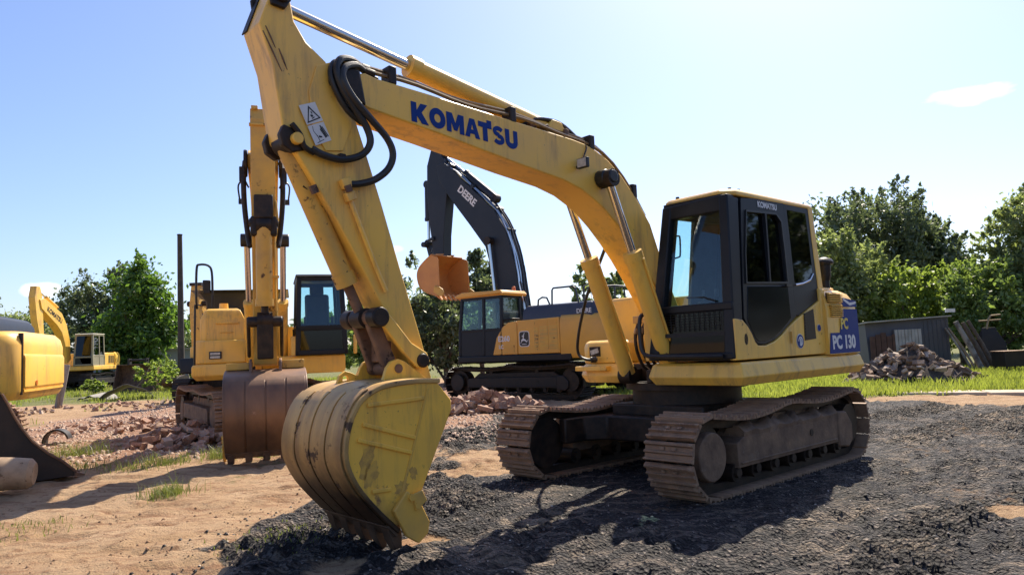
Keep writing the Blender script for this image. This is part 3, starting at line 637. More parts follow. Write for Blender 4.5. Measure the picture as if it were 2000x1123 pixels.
# sign on the rear side
ys = 1.217
m = MB(); m.prism([(-1.41, 1.70), (-1.79, 1.70), (-1.80, 1.17 + .03), (-1.0, 1.20), (-1.05, 1.43), (-1.29, 1.43)], ys, ys + .004); sg = m.build('model_sign', blue, ex, smooth=0)
text('PC', sg, (-1.315, ys + .005, 1.475), (-1, 0, 0), (0, 0, 1), .17, yfilm, bold=.006, sx=.95)
text('PC 130', sg, (-1.075, ys + .005, 1.255), (-1, 0, 0), (0, 0, 1), .205, white, bold=.008, sx=.98)
m = MB(); m.prism([(-1.41, 1.725), (-1.785, 1.725), (-1.77, 1.80), (-1.41, 1.83)], ys - .002, ys + .004, mi=0); m.build('stripe_decal', blue, sg, smooth=0)
m = MB(); m.prism([(-1.43, 1.80), (-1.60, 1.74), (-1.77, 1.765), (-1.77, 1.79), (-1.6, 1.775), (-1.44, 1.825)], ys + .004, ys + .006); m.build('stripe_decal', white, sg, smooth=0)
# vents
for x0, x1, z0, z1, k in ((-1.06, -1.38, 1.775, 1.88, 5), (-1.10, -1.37, 1.61, 1.75, 6)):
    m = MB(); m.box(x1, x0, ys - .03, ys + .002, z0, z1); vt = m.build('vent', greasy, ex)
    for j in range(k):
        z = z0 + (j + .5) * (z1 - z0) / k; m = MB(); m.obox(((x0 + x1) / 2, ys + .006, z), x0 - x1 + .02, .03, (z1 - z0) / k * .45, Matrix.Rotation(R(-18), 3, 'X')); m.build('louvre', paint, vt)
# lower side panel and grille
sidey = lambda p: 1.172 if p[1] < 1.62 else 1.172 - .02 * (p[1] - 1.62)
m = MB(); m.prism([(.865, 1.205), (.845, 1.60), (.71, 1.585), (.63, 1.53), (.56, 1.46), (.50, 1.37), (.45, 1.335), (.3, 1.33), (.12, 1.365), (-.05, 1.43), (-.2, 1.51), (-.45, 1.61), (-.90, 1.775), (-1.06, 1.83), (-1.06, 1.205)], 1.10, sidey); m.build('side_panel', paint, ex, bevel=.008)
m = MB(); m.box(-1.07, -.95, 1.0, 1.18, 1.21, 1.93); m.build('side_panel', paint, ex, bevel=.02)
m = MB(); m.prism([(-.54, 1.645), (-.77, 1.70), (-.785, 1.375), (-.52, 1.36)], 1.15, 1.176); g = m.build('grille', greasy, ex, smooth=0)
for j in range(9):
    z = 1.385 + j * .031; m = MB(); m.box(-.765, -.545, 1.176, 1.182, z, z + .012); m.build('grille_bar', cabm, g)
def disc(parent, x, z, y, r, mats, name, sx=1.0):
    m = MB(); m.prism([(x + r * sx * math.cos(a), z + r * math.sin(a)) for a in np.linspace(0, 2 * math.pi, 24, endpoint=False)], y, y + .004); return m.build(name, mats, parent, smooth=0)
d = disc(ex, -.41, 1.355, 1.173, .078, white, 'round_decal'); disc(d, -.41, 1.355, 1.1775, .07, blue, 'decal_field'); m = MB(); m.ring([( -.41 + .05 * math.cos(a), 1.355 + .05 * math.sin(a)) for a in np.linspace(0, 5.2, 14)], [(-.41 + .036 * math.cos(a), 1.355 + .036 * math.sin(a)) for a in np.linspace(0, 5.2, 14)], 1.1815, 1.183, closed=False); m.prism([(-.39, 1.32), (-.43, 1.32), (-.425, 1.39), (-.40, 1.38)], 1.1815, 1.183); m.build('decal_mark', white, d, smooth=0)
d = disc(ex, -.87, 1.49, 1.173, .04, white, 'round_decal'); disc(d, -.87, 1.49, 1.1775, .035, blue, 'decal_field')
disc(ex, .67, 1.40, 1.168, .055, greasy, 'handle_recess', .62)
m = MB(); m.box(-.235, -.215, 1.172, 1.19, 1.34, 1.46); m.box(-.88, -.86, 1.172, 1.18, 1.31, 1.33); m.build('latch', paint, ex, each=True)

# cab ------------------------------------------------------------
yl = lambda p: 1.165 - .045 * (p[1] - 1.2) / 1.65           # outer door side
yr = lambda p: .155 + .20 * (p[1] - 1.2) / 1.65              # side next to the boom
xfr = lambda z: .875 - .115 * (z - 1.25) / 1.5               # front face leans back
cab = MB()
# corner posts and rails as bars
def pill(x0, x1, y0, y1, top, bot, mbx):
    # a post with its own section at bottom and top: (x0,x1,y0,y1) pairs
    (a0, a1, c0, c1), (b0, b1, d0, d1) = x0, x1
mbx = cab
def post(bot, top, zb, zt):
    (x0, x1, y0, y1), (X0, X1, Y0, Y1) = bot, top
    mbx.add([(x0, y0, zb), (x1, y0, zb), (x1, y1, zb), (x0, y1, zb), (X0, Y0, zt), (X1, Y0, zt), (X1, Y1, zt), (X0, Y1, zt)], [(0, 1, 2, 3), (4, 5, 6, 7), (0, 1, 5, 4), (1, 2, 6, 5), (2, 3, 7, 6), (3, 0, 4, 7)])
yb, yt, rb_, rt_ = 1.165, 1.12, .155, .355
post((.72, .875, yb - .12, yb), (.55, .755, yt - .10, yt), 1.22, 2.80)      # front post on the door side
post((.72, .875, rb_, rb_ + .13), (.60, .755, rt_, rt_ + .11), 1.22, 2.80)   # front post on the boom side
post((-.95, -1.02, yb - .07, yb - .012), (-.93, -1.0, yt - .07, yt - .012), 1.6, 2.80)
post((-1.02, -.90, rb_, rb_ + .08), (-1.0, -.88, rt_, rt_ + .08), 1.2, 2.80)
post((-.36, -.25, rb_, rb_ + .05), (-.36, -.25, rt_, rt_ + .05), 1.2, 2.80)
mbx.prism([(rt_, 2.66), (yt, 2.66), (yt - .005, 2.82), (rt_ + .02, 2.80)], .62, .752, 'x')     # head rail
mbx.prism([(.20, 1.685), (1.15, 1.685), (1.15, 1.765), (.205, 1.765)], .74, .846, 'x')
mbx.box(.70, .878, .18, 1.14, 1.215, 1.285)
mbx.prism([(.62, 2.69), (.62, 2.81), (-1.0, 2.81), (-1.0, 2.72)], rt_ - .01, rt_ + .05)
mbx.prism([(.80, 1.215), (.77, 1.66), (-.3, 1.66), (-1.0, 1.66), (-1.0, 1.215)], rb_ + .02, rb_ + .05)
mbx.box(-1.04, -1.0, .2, 1.1, 1.2, 1.95); mbx.box(-1.04, -.98, .36, 1.1, 2.66, 2.82)
cabo = mbx.build('cab_frame', cabm, ex, bevel=.018, seg=3)
# door side skin
dk = MB()
outer = [(.66, 1.60), (.585, 2.25), (.515, 2.80), (.1, 2.835), (-.36, 2.835), (-.385, 2.4), (-.40, 1.95), (-.40, 1.62), (-.2, 1.52), (-.05, 1.44), (.12, 1.375), (.3, 1.34), (.44, 1.345), (.50, 1.385), (.56, 1.47), (.61, 1.53)]
inner = [(.555, 1.955), (.525, 2.25), (.44, 2.665), (.1, 2.68), (-.16, 2.69), (-.25, 2.62), (-.265, 2.3), (-.265, 1.985), (-.15, 1.975), (-.05, 1.972), (.12, 1.968), (.3, 1.962), (.42, 1.96), (.48, 1.957), (.51, 1.956), (.54, 1.955)]
dk.ring(outer, inner, lambda p: yl(p) - .04, lambda p: yl(p) + .004); door = dk.build('door', cabm, ex, bevel=.006)
m = MB(); m.ring([(.575, 1.94), (.54, 2.25), (.45, 2.685), (.1, 2.70), (-.17, 2.71), (-.275, 2.63), (-.29, 2.3), (-.285, 1.965)], inner[:3] + [inner[3], inner[4], inner[5], inner[6], inner[7]], lambda p: yl(p) + .003, lambda p: yl(p) + .016); m.build('window_seal', black, door)
m = MB(); m.prism([(.545, 1.965), (.52, 2.25), (.435, 2.66), (.1, 2.67), (-.16, 2.68), (-.24, 2.61), (-.255, 2.3), (-.255, 1.99)], lambda p: yl(p) - .03, lambda p: yl(p) - .022); m.build('window_pane', glass_d, door, smooth=0)
m = MB(); m.box(.055, .085, 1.105, 1.145, 1.97, 2.68); m.build('window_bar', cabm, door)
m = MB(); m.box(-.30, -.18, 1.165, 1.19, 1.93, 1.955); m.build('door_handle', black, door)
m = MB(); m.prism([(.545, 1.915), (-.27, 1.94), (-.275, 1.60), (-.2, 1.56), (-.05, 1.48), (.12, 1.41), (.3, 1.372), (.43, 1.375), (.485, 1.41), (.54, 1.49), (.59, 1.56), (.60, 1.60)], lambda p: yl(p) + .002, lambda p: yl(p) + .008); m.build('lower_door_pane', gloss_b, door, bevel=.003, smooth=0)
qk = MB()
qo = [(-.365, 2.835), (-.94, 2.83), (-.965, 2.4), (-.985, 2.0), (-1.0, 1.81), (-.90, 1.78), (-.45, 1.62), (-.405, 1.63), (-.405, 1.95), (-.39, 2.4)]
qi = [(-.43, 2.77), (-.86, 2.77), (-.88, 2.4), (-.89, 2.12), (-.87, 2.07), (-.78, 2.03), (-.55, 1.985), (-.45, 1.975), (-.445, 2.02), (-.44, 2.4)]
qk.ring(qo, qi, lambda p: yl(p) - .04, lambda p: yl(p)); q = qk.build('quarter_panel', cabm, ex, bevel=.005)
m = MB(); m.prism([(-.42, 2.78), (-.87, 2.78), (-.89, 2.4), (-.90, 2.1), (-.87, 2.05), (-.78, 2.01), (-.55, 1.965), (-.44, 1.96)], lambda p: yl(p) - .008, lambda p: yl(p) - .001); m.build('window_pane', glass_d, q, smooth=0)
m = MB(); m.tube([(-.45, yl((0, 1.96)) + .006, 1.955), (-.62, yl((0, 1.98)) + .006, 1.975), (-.80, yl((0, 2.02)) + .006, 2.02), (-.885, yl((0, 2.09)) + .006, 2.09)], .012, 6); m.build('window_trim', chrome, q)
text('KOMATSU', q, (.20, yl((0, 2.745)) + .006, 2.74), (-1, 0, 0), (0, -.03, 1), .085, white, bold=.003)
# yellow rear post
m = MB(); m.prism([(-.93, 2.845), (-1.035, 2.86), (-1.075, 2.3), (-1.11, 1.84), (-1.06, 1.80), (-.985, 1.80), (-.97, 2.1), (-.945, 2.5)], lambda p: yl(p) - .09, lambda p: yl(p) + .006); m.build('rear_post', paint, ex, bevel=.01)
# roof
rf = MB(); R0 = [(.70, .36), (.72, 1.02), (.60, 1.13), (-1.02, 1.125), (-1.05, .36)]
rf.loft([[(p[0], p[1], 2.815 + (.0 if p[0] > 0 else .02)) for p in R0], [(p[0] + (.01 if p[0] > 0 else -.005), p[1], 2.85 + (.0 if p[0] > 0 else .02)) for p in R0], [(p[0] * .96, .72 + (p[1] - .72) * .94, 2.885) for p in R0]])
roof = rf.build('roof', paint, ex, bevel=.012)
m = MB(); m.box(.705, .735, .36, 1.04, 2.80, 2.83); m.build('visor_edge', cabm, roof)
for x, y, h in ((.62, .46, .03), (.50, 1.0, .04), (.42, 1.05, .025)): m = MB(); m.cyl((x, y, 2.88), (x, y, 2.885 + h), .022, .018, 10); m.build('roof_stud', cabm, roof)
# panes
pz = lambda y, z: xfr(z) - .03
m = MB(); m.add([(xfr(1.75) - .05, .24, 1.75), (xfr(1.75) - .05, 1.06, 1.75), (xfr(2.68) - .05, 1.04, 2.68), (xfr(2.68) - .05, .43, 2.68)] + [(xfr(1.75) - .058, .24, 1.75), (xfr(1.75) - .058, 1.06, 1.75), (xfr(2.68) - .058, 1.04, 2.68), (xfr(2.68) - .058, .43, 2.68)], [(0, 1, 2, 3), (7, 6, 5, 4), (0, 1, 5, 4), (1, 2, 6, 5), (2, 3, 7, 6), (3, 0, 4, 7)]); ws = m.build('windscreen', glass, ex, smooth=0)
m = MB(); m.box(.80, .806, .27, 1.06, 1.28, 1.69); lw = m.build('lower_windscreen', glass_d, ex, smooth=0)
for j in range(13): y = .32 + j * .058; m = MB(); m.box(.835, .842, y, y + .007, 1.50, 1.68); m.build('guard_bar', cabm, lw)
for j in range(7): z = 1.52 + j * .026; m = MB(); m.box(.842, .848, .30, 1.05, z, z + .005); m.build('guard_bar', cabm, lw)
m = MB(); m.box(.80, .86, .27, 1.06, 1.445, 1.485); m.build('guard_rail', cabm, lw)
m = MB(); m.tube([(.80, .95, 1.78), (.775, .80, 1.83), (.765, .60, 1.84)], .01, 6); m.build('wiper', black, ws)
m = MB(); m.prism([(.735, 1.66), (.62, 2.71), (.20, 2.71), (.20, 1.66)], lambda p: yr(p) + .02, lambda p: yr(p) + .026); m.build('window_pane', glass, cabo, smooth=0)
m = MB(); m.box(-1.025, -1.015, .42, 1.05, 1.95, 2.66); m.build('window_pane', glass_d, cabo, smooth=0)
m = MB(); m.box(-.95, .8, .2, 1.12, 1.205, 1.235); m.box(-.97, -.93, .2, 1.1, 1.23, 2.0); m.box(-1.0, .55, .38, 1.1, 2.77, 2.80); m.prism([(.22, 1.62), (.22, 2.74), (-.98, 2.74), (-.98, 1.62)], lambda p: yr(p) + .01, lambda p: yr(p) + .05); m.build('cab_lining', liner, ex)
st = MB(); st.box(-.55, .0, .45, .92, 1.55, 1.70); st.build_ = None
so = st.build('seat', black, ex, bevel=.05, seg=3)
m = MB(); m.obox((-.60, .69, 2.0), .14, .46, .66, Matrix.Rotation(R(-10), 3, 'Y')); m.build('seat_back', black, so, bevel=.05, seg=3)
m = MB(); m.obox((-.68, .69, 2.42), .10, .26, .18, Matrix.Rotation(R(-10), 3, 'Y')); m.build('headrest', black, so, bevel=.04, seg=3)
m = MB(); m.box(-.35, .2, .95, 1.06, 1.55, 1.83); m.box(-.35, .2, .32, .44, 1.55, 1.83); m.build('console', liner, ex, bevel=.03)
for y in (.58, .72): m = MB(); m.tube([(.55, y, 1.24), (.50, y, 1.7), (.42, y + .0, 1.86)], .014, 6); m.cyl((.42, y, 1.86), (.41, y, 1.93), .024, .02, 8); m.build('lever', black, ex)
m = MB(); m.tube(catmull([(.60, .20 + .0, 2.46), (.68, .30, 2.50), (.72, .40, 2.48)]), .009, 6); m.tube(catmull([(.70, .40, 2.49), (.71, .50, 2.49), (.71, .52, 2.46), (.72, .52, 2.30), (.72, .50, 2.27), (.72, .42, 2.26)], 4), .009, 6); mi_ = m.build('mirror_bracket', black, ex)
# handrail by the cab
m = MB(); m.tube(catmull([(.84, .17, 1.70), (.90, .12, 1.69), (.93, .11, 1.6), (.94, .12, 1.38), (.94, .16, 1.29), (.94, .28, 1.262), (.94, .6, 1.255), (.94, .9, 1.25), (.90, 1.05, 1.25)], 4), .022, 8); m.build('handrail', black, ex)
m = MB(); m.box(.70, .76, .03, .17, 1.21, 1.70); m.build('inner_panel', paint, ex, bevel=.01)
# right hand step box
bx = lofted([(.52, -.52), (.52, -1.02), (.40, -1.2), (-.3, -1.22), (-.3, -.52)], [(1.19, .03), (1.38, .03), (1.43, .05), (1.455, .09)]).build('storage_box', paint, ex, bevel=.012)
m = MB(); m.box(.485, .497, -.99, -.82, 1.27, 1.385); hl = m.build('headlight', greasy, ex, bevel=.008); m = MB(); m.obox((.50, -.905, 1.327), .012, .12, .055, Matrix.Rotation(R(14), 3, 'X')); m.build('lens', lens_m, hl)
m = MB(); m.box(.50, .62, -1.12, -.64, 1.105, 1.16); m.build('step', paint, ex, bevel=.01)
# hanging hose at the front right
m = MB(); m.tube(catmull([(.98, -.25, 2.46), (.93, -.45, 2.2), (.86, -.68, 1.92), (.74, -.93, 1.52), (.68, -1.00, 1.32), (.64, -.93, 1.245), (.55, -.82, 1.235)], 6), .018, 8); m.cyl((.55, -.84, 1.235), (.60, -.88, 1.235), .035); m.build('hose', black, ex)
# pre-cleaner on the hood
m = MB(); m.tube([(-1.50, 1.0, 1.92), (-1.50, 1.0, 2.06), (-1.50, 1.0, 2.06)], [.05, .05, .05], 14); m.tube([(-1.50, 1.0, 2.05), (-1.50, 1.0, 2.10), (-1.50, 1.0, 2.24), (-1.50, 1.0, 2.27)], [.055, .07, .075, .1], 18); m.tube([(-1.50, 1.0, 2.24), (-1.50, 1.0, 2.27), (-1.50, 1.0, 2.305), (-1.50, 1.0, 2.325)], [.105, .11, .085, .03], 20); m.build('air_cleaner', cabm, ex)

# boom ------------------------------------------------------------
BH = .19
BT = [(4.30, 3.485), (4.20, 3.52), (4.1, 3.50), (3.61, 3.48), (2.72, 3.43), (2.39, 3.415), (1.92, 3.39), (1.73, 3.37), (1.57, 3.33), (1.40, 3.26), (1.2, 3.13), (.97, 2.92), (.75, 2.66), (.59, 2.30), (.43, 1.97), (.22, 1.60), (.06, 1.34)]
BB = [(.16, 1.26), (.36, 1.48), (.62, 1.86), (.80, 2.09), (.99, 2.31), (1.16, 2.48), (1.33, 2.63), (1.5, 2.755), (1.66, 2.84), (1.82, 2.91), (2.07, 2.97), (2.6, 3.035), (3.51, 3.165), (4.18, 3.25), (4.28, 3.29)]
m = MB(); m.prism(BT + BB, -BH, BH); boom = m.build('boom', paint, ex, bevel=.012, smooth=25)
m = MB()
for sgn in (-1, 1): m.prism([(4.20, 3.26), (4.25, 3.53), (4.44, 3.54), (4.50, 3.47), (4.50, 3.38), (4.42, 3.31)], sgn * .15, sgn * .205)
m.build('fork', greasy, boom, bevel=.02, each=True)
m = MB(); m.cyl((4.39, -.23, 3.425), (4.39, .23, 3.425), .06, n=18); m.build('pivot_pin', greasy, boom)
block_word(boom, 'KOMATSU', (3.79, BH + .001, 3.222), (-1.1, 0, -.052), (.03, 0, 1), (0, 1, 0), .163, blue)
m = MB(); m.cyl((1.545, .19, 3.04), (1.545, .30, 3.04), .085, n=18); m.cyl((1.545, .30, 3.04), (1.545, .38, 3.04), .075, .065, n=18); m.cyl((1.545, -.19, 3.04), (1.545, -.38, 3.04), .08, n=18); m.build('pin_boss', black, boom, bevel=.012, each=True)
# work lamp
wl = MB(); wl.box(1.86, 1.90, .215, .345, 3.09, 3.19); wl.box(1.87, 1.885, .19, .23, 3.10, 3.13); wlo = wl.build('work_lamp', black, ex, bevel=.008); m = MB(); m.box(1.899, 1.905, .226, .334, 3.10, 3.18); m.build('lens', lens_m, wlo)
m = MB(); m.tube(catmull([(1.86, .3, 3.12), (1.83, .26, 3.15), (1.79, .21, 3.22), (1.73, .20, 3.33), (1.72, .15, 3.40)]), .007, 6); m.build('cable', black, wlo)
# arm cylinder on top of the boom
hyd_cylinder(ex, (2.05, 0, 3.50), (4.83, 0, 3.945), .585, .083, .045, paint, name='arm_cylinder')
m = MB(); m.prism([(1.85, 3.36), (1.98, 3.56), (2.10, 3.57), (2.25, 3.40)], -.12, -.07); m.prism([(1.85, 3.36), (1.98, 3.56), (2.10, 3.57), (2.25, 3.40)], .07, .12); m.build('cylinder_bracket', paint, boom, bevel=.01, each=True)
# steel lines along the boom
def line_on_boom(y, lift, x0, x1, r=.017, nm='steel_line'):
    top = sorted(BT[1:13]); P = []
    for x in np.linspace(x0, x1, 22):
        for (a, za), (b_, zb) in zip(top, top[1:]):
            if a <= x <= b_: z = za + (zb - za) * (x - a) / (b_ - a); break
        P.append((x, y, z + lift + .018 * math.sin(x * 5 + y * 9)))
    mm = MB(); mm.tube(P, r, 8); return mm.build(nm, pipe_m, boom)
line_on_boom(.155, .045, 4.18, .80); line_on_boom(.105, .09, 4.15, .85); line_on_boom(-.14, .05, 4.1, .9); line_on_boom(-.09, .09, 4.1, 1.0)
for x, z in ((3.95, 3.51), (2.68, 3.435), (1.62, 3.355), (.98, 2.94)): m = MB(); m.box(x - .035, x + .035, .065, .19, z - .02, z + .125); m.box(x - .03, x + .03, -.18, -.06, z - .02, z + .12); m.build('line_clamp', greasy, boom, bevel=.01, each=True)
m = MB(); m.tube(catmull([(2.45, .05, 3.46), (2.28, .07, 3.55), (2.0, .09, 3.56), (1.78, .10, 3.46), (1.70, .11, 3.39)]), .02, 8); m.tube(catmull([(2.3, -.02, 3.47), (2.05, .0, 3.60), (1.75, .0, 3.52), (1.6, .02, 3.38)]), .018, 8); m.tube(catmull([(1.62, .13, 3.39), (1.45, .13, 3.36), (1.2, .13, 3.20), (.95, .12, 2.97), (.7, .1, 2.68)]), .018, 8); m.build('hose', black, boom, each=True)
for k, (x, z, y) in enumerate(((2.36, 3.47, .09), (2.22, 3.46, .12), (2.1, 3.45, .02), (1.95, 3.45, .13))): m = MB(); m.obox((x, y, z), .09, .05, .05, Matrix.Rotation(R(10 + 20 * k), 3, 'Y')); m.build('fitting', rust, boom, bevel=.008)
# boom cylinders
for sgn in (-1, 1): hyd_cylinder(ex, (.66, sgn * .29, 1.06), (1.535, sgn * .29, 3.03), .64, .088, .042, paint, name='boom_cylinder')
for sgn in (-1, 1):
    m = MB(); m.tube([(.75, sgn * .29 + .10, 1.32), (.97, sgn * .29 + .10, 1.8), (1.17, sgn * .29 + .10, 2.24), (1.19, sgn * .29 + .05, 2.27)], .013, 6); m.build('cylinder_line', paint, ex)
m = MB()
for k in range(4):
    y = -.16 + k * .085; m.tube(catmull([(.60, y, 1.62), (.66, y, 1.50), (.67, y + .01, 1.35), (.60, y + .02, 1.18), (.52, y + .05, 1.10)]), .019, 8)
m.build('hose', greasy, ex, each=True)
m = MB()
for k in range(4): m.cyl((.63, -.16 + k * .085, 1.56), (.66, -.16 + k * .085, 1.50), .026, n=10)
m.box(.52, .62, -.22, .14, 1.62, 1.70); m.build('hose_fitting', pipe_m, ex, bevel=.006, each=True)
m = MB(); m.tube(catmull([(.60, -.02, 2.02), (.70, .02, 1.95), (.74, .05, 1.8), (.66, .08, 1.7)]), .016, 8); m.tube(catmull([(.60, .06, 1.96), (.68, .1, 1.9), (.72, .11, 1.78), (.66, .12, 1.68)]), .016, 8); m.build('hose', black, ex, each=True)

# arm ------------------------------------------------------------
AH = .135
AF = [(4.80, 4.03), (4.86, 4.04), (4.90, 3.995), (5.00, 3.71), (4.905, 3.43), (4.86, 3.13), (4.83, 2.93), (4.74, 2.84), (4.62, 2.66), (4.42, 2.36), (4.20, 1.99), (4.0, 1.64), (3.87, 1.39), (3.82, 1.27), (3.79, 1.19)]
AB = [(3.70, 1.14), (3.635, 1.20), (3.72, 1.50), (3.90, 2.06), (4.05, 2.54), (4.16, 2.87), (4.265, 3.17), (4.37, 3.39), (4.5, 3.555), (4.65, 3.66), (4.74, 3.79), (4.77, 3.95)]
m = MB(); m.prism(AF + AB, -AH, AH); arm = m.build('arm', paint, ex, bevel=.010, smooth=25)
m = MB()
for sgn in (-1, 1): m.prism([(4.29, 3.30), (4.32, 3.50), (4.45, 3.56), (4.58, 3.50), (4.64, 3.30), (4.62, 3.05), (4.52, 2.88), (4.38, 2.9), (4.30, 3.10)], sgn * AH, sgn * (AH + .012))
m.build('doubler_plate', paint, arm, bevel=.004, each=True)
m = MB(); m.prism([(4.77, 3.93), (4.80, 4.03), (4.86, 4.05), (4.94, 4.0), (4.92, 3.86), (4.82, 3.85)], AH, AH + .03); m.prism([(4.77, 3.93), (4.80, 4.03), (4.86, 4.05), (4.94, 4.0), (4.92, 3.86), (4.82, 3.85)], -AH, -AH - .03); m.cyl((4.845, -.19, 3.945), (4.845, .19, 3.945), .055); m.build('tail_boss', greasy, arm, bevel=.008, each=True)
m = MB(); m.prism([(5.008, 3.72), (4.912, 3.99), (4.905, 3.985), (5.0, 3.715)], -AH - .012, -AH + .07); m.build('tail_plate', greasy, arm)
# safety sticker: two white squares with pictograms
ysk = AH + .0135
def sticker(u0, v0, quad):
    pass
A0, A1, A2, A3 = (4.725, 3.175), (4.60, 3.225), (4.475, 2.965), (4.60, 2.905)
def onst(u, v):     # u across, v down the sticker
    tl, tr_, br, bl = Vector(A0), Vector(A1), Vector(A2), Vector(A3)
    p = tl.lerp(tr_, u).lerp(bl.lerp(br, u), v); return (p.x, p.y)
m = MB(); m.prism([onst(0, 0), onst(1, 0), onst(1, .485), onst(0, .485)], ysk, ysk + .003); s1 = m.build('warning_sticker', white, ex, smooth=0)
m = MB(); m.prism([onst(0, .515), onst(1, .515), onst(1, 1), onst(0, 1)], ysk, ysk + .003); s2 = m.build('warning_sticker', white, ex, smooth=0)
O3 = [onst(.5, .05), onst(.93, .41), onst(.07, .45)]; I3 = [onst(.5, .115), onst(.83, .385), onst(.17, .415)]
m = MB(); m.ring(O3, I3, ysk + .003, ysk + .005)
for pts in ([(.42, .36), (.60, .34), (.60, .36), (.42, .385)], [(.45, .29), (.52, .27), (.56, .33), (.47, .34)], [(.50, .2), (.55, .2), (.57, .26), (.51, .26)], [(.40, .30), (.44, .26), (.46, .30), (.43, .34)]): m.prism([onst(*p) for p in pts], ysk + .003, ysk + .005)
m.build('pictogram', black, s1, smooth=0)
m = MB()
for pts in ([(.66, .62), (.73, .60), (.86, .88), (.80, .90)], [(.76, .62), (.80, .61), (.94, .88), (.90, .90)], [(.60, .66), (.66, .65), (.78, .89), (.73, .91)], [(.66, .58), (.73, .57), (.74, .61), (.68, .62)], [(.36, .84), (.42, .80), (.56, .84), (.54, .87), (.44, .86)], [(.30, .78), (.33, .78), (.36, .93), (.33, .94)], [(.20, .66), (.22, .66), (.32, .79), (.30, .80)], [(.25, .55), (.27, .55), (.22, .66), (.20, .66)], [(.16, .95), (.6, .92), (.6, .935), (.16, .965)]): m.prism([onst(*p) for p in pts], ysk + .003, ysk + .005)
m.build('pictogram', black, s2, smooth=0)
# bucket cylinder and its lug
m = MB()
for sgn in (-1, 1): m.prism([(4.84, 3.02), (4.87, 2.95), (4.85, 2.87), (4.78, 2.83), (4.68, 2.86), (4.70, 2.98)], sgn * .10, sgn * .155)
m.tube(catmull([(4.79, .165, 3.03), (4.73, .17, 2.96), (4.70, .17, 2.88), (4.62, .17, 2.84)]), .022, 8); m.build('cylinder_lug', greasy, arm, bevel=.012)
m = MB(); m.cyl((4.755, -.20, 2.925), (4.755, .20, 2.925), .042, n=18); m.build('lug_pin', paint, arm, bevel=.006)
hyd_cylinder(ex, (4.755, 0, 2.925), (4.165, 0, 1.675), .80, .076, .04, worn, rod_m=rust, name='bucket_cylinder')
# marks of wear on the cylinder
m = MB(); m.tube([(4.60, .08, 2.70), (4.555, .085, 2.66)], .006, 5); m.tube([(4.56, .06, 2.60), (4.52, .09, 2.60)], .006, 5); m.build('scrape_mark', rust, arm, each=True)
m = MB()
for k_, (x_, z_, l_) in enumerate(((4.64, 2.70, .07), (4.60, 2.63, .05), (4.66, 2.62, .06), (4.56, 2.52, .08), (4.36, 2.10, .05), (4.33, 2.02, .09))): m.tube([(x_, .055 + .004 * k_, z_), (x_ - l_ * .6, .070, z_ - l_ * (.2 + .1 * k_))], [.007, .003], 5)
m.build('scrape_mark', greasy, arm, each=True)
# pipe along the arm with clamp blocks
m = MB(); m.tube([(4.365, .165, 2.60), (4.30, .165, 2.44), (4.20, .165, 2.20), (4.09, .165, 1.95), (4.05, .165, 1.87)], .018, 8); m.build('arm_line', paint, arm)
m = MB()
for a_, b_ in (((4.975, 3.66), (4.84, 3.40)), ((4.955, 3.70), (4.885, 3.56)), ((4.86, 3.56), (4.80, 3.42))): m.tube([(a_[0], AH + .001, a_[1]), ((a_[0] + b_[0]) / 2, AH + .002, (a_[1] + b_[1]) / 2), (b_[0], AH + .001, b_[1])], [.004, .007, .003], 5)
m.build('scrape_mark', rust, arm, each=True)
m = MB(); m.obox((4.375, .17, 2.655), .08, .06, .075, Matrix.Rotation(R(22), 3, 'Y')); m.obox((4.345, .17, 2.56), .075, .06, .07, Matrix.Rotation(R(22), 3, 'Y')); m.build('line_block', paint, arm, bevel=.008, each=True)
m = MB(); m.obox((4.375, .205, 2.61), .05, .02, .05, Matrix.Rotation(R(22), 3, 'Y')); m.obox((4.62, .15, 2.585), .05, .03, .06, Matrix.Rotation(R(25), 3, 'Y')); m.build('line_bracket', rust, arm, each=True)
# loop hoses
def px_loop(pts): return catmull(pts, 7)
hA = [(4.20, .13, 3.585), (4.30, .17, 3.60), (4.42, .215, 3.565), (4.465, .235, 3.47), (4.43, .245, 3.34), (4.34, .25, 3.21), (4.24, .25, 3.08), (4.21, .25, 2.965), (4.27, .23, 2.87), (4.41, .20, 2.82), (4.55, .18, 2.835), (4.64, .17, 2.87)]
hB = [(4.18, .15, 3.55), (4.28, .19, 3.56), (4.40, .235, 3.50), (4.43, .26, 3.40), (4.36, .275, 3.27), (4.21, .28, 3.13), (4.08, .28, 3.01), (4.03, .275, 2.90), (4.06, .255, 2.79), (4.16, .225, 2.70), (4.27, .195, 2.66), (4.34, .18, 2.65)]
m = MB(); m.tube(px_loop(hA), .027, 10); m.build('hose', black, arm); m = MB(); m.tube(px_loop(hB), .027, 10); m.build('hose', black, arm)
m = MB(); m.tube(px_loop([(p[0] + .02, p[1] - .05, p[2] - .015) for p in hA[:6]] + [(4.25, .21, 3.12)]), .025, 10); m.build('hose', black, arm)
m = MB(); m.cyl((4.13, .12, 3.58), (4.21, .13, 3.585), .034, n=8); m.cyl((4.10, .15, 3.54), (4.19, .15, 3.55), .034, n=8); m.obox((4.42, .19, 2.835), .05, .06, .05, Matrix.Rotation(R(0), 3, 'Y')); m.build('hose_fitting', greasy, arm, bevel=.006, each=True)
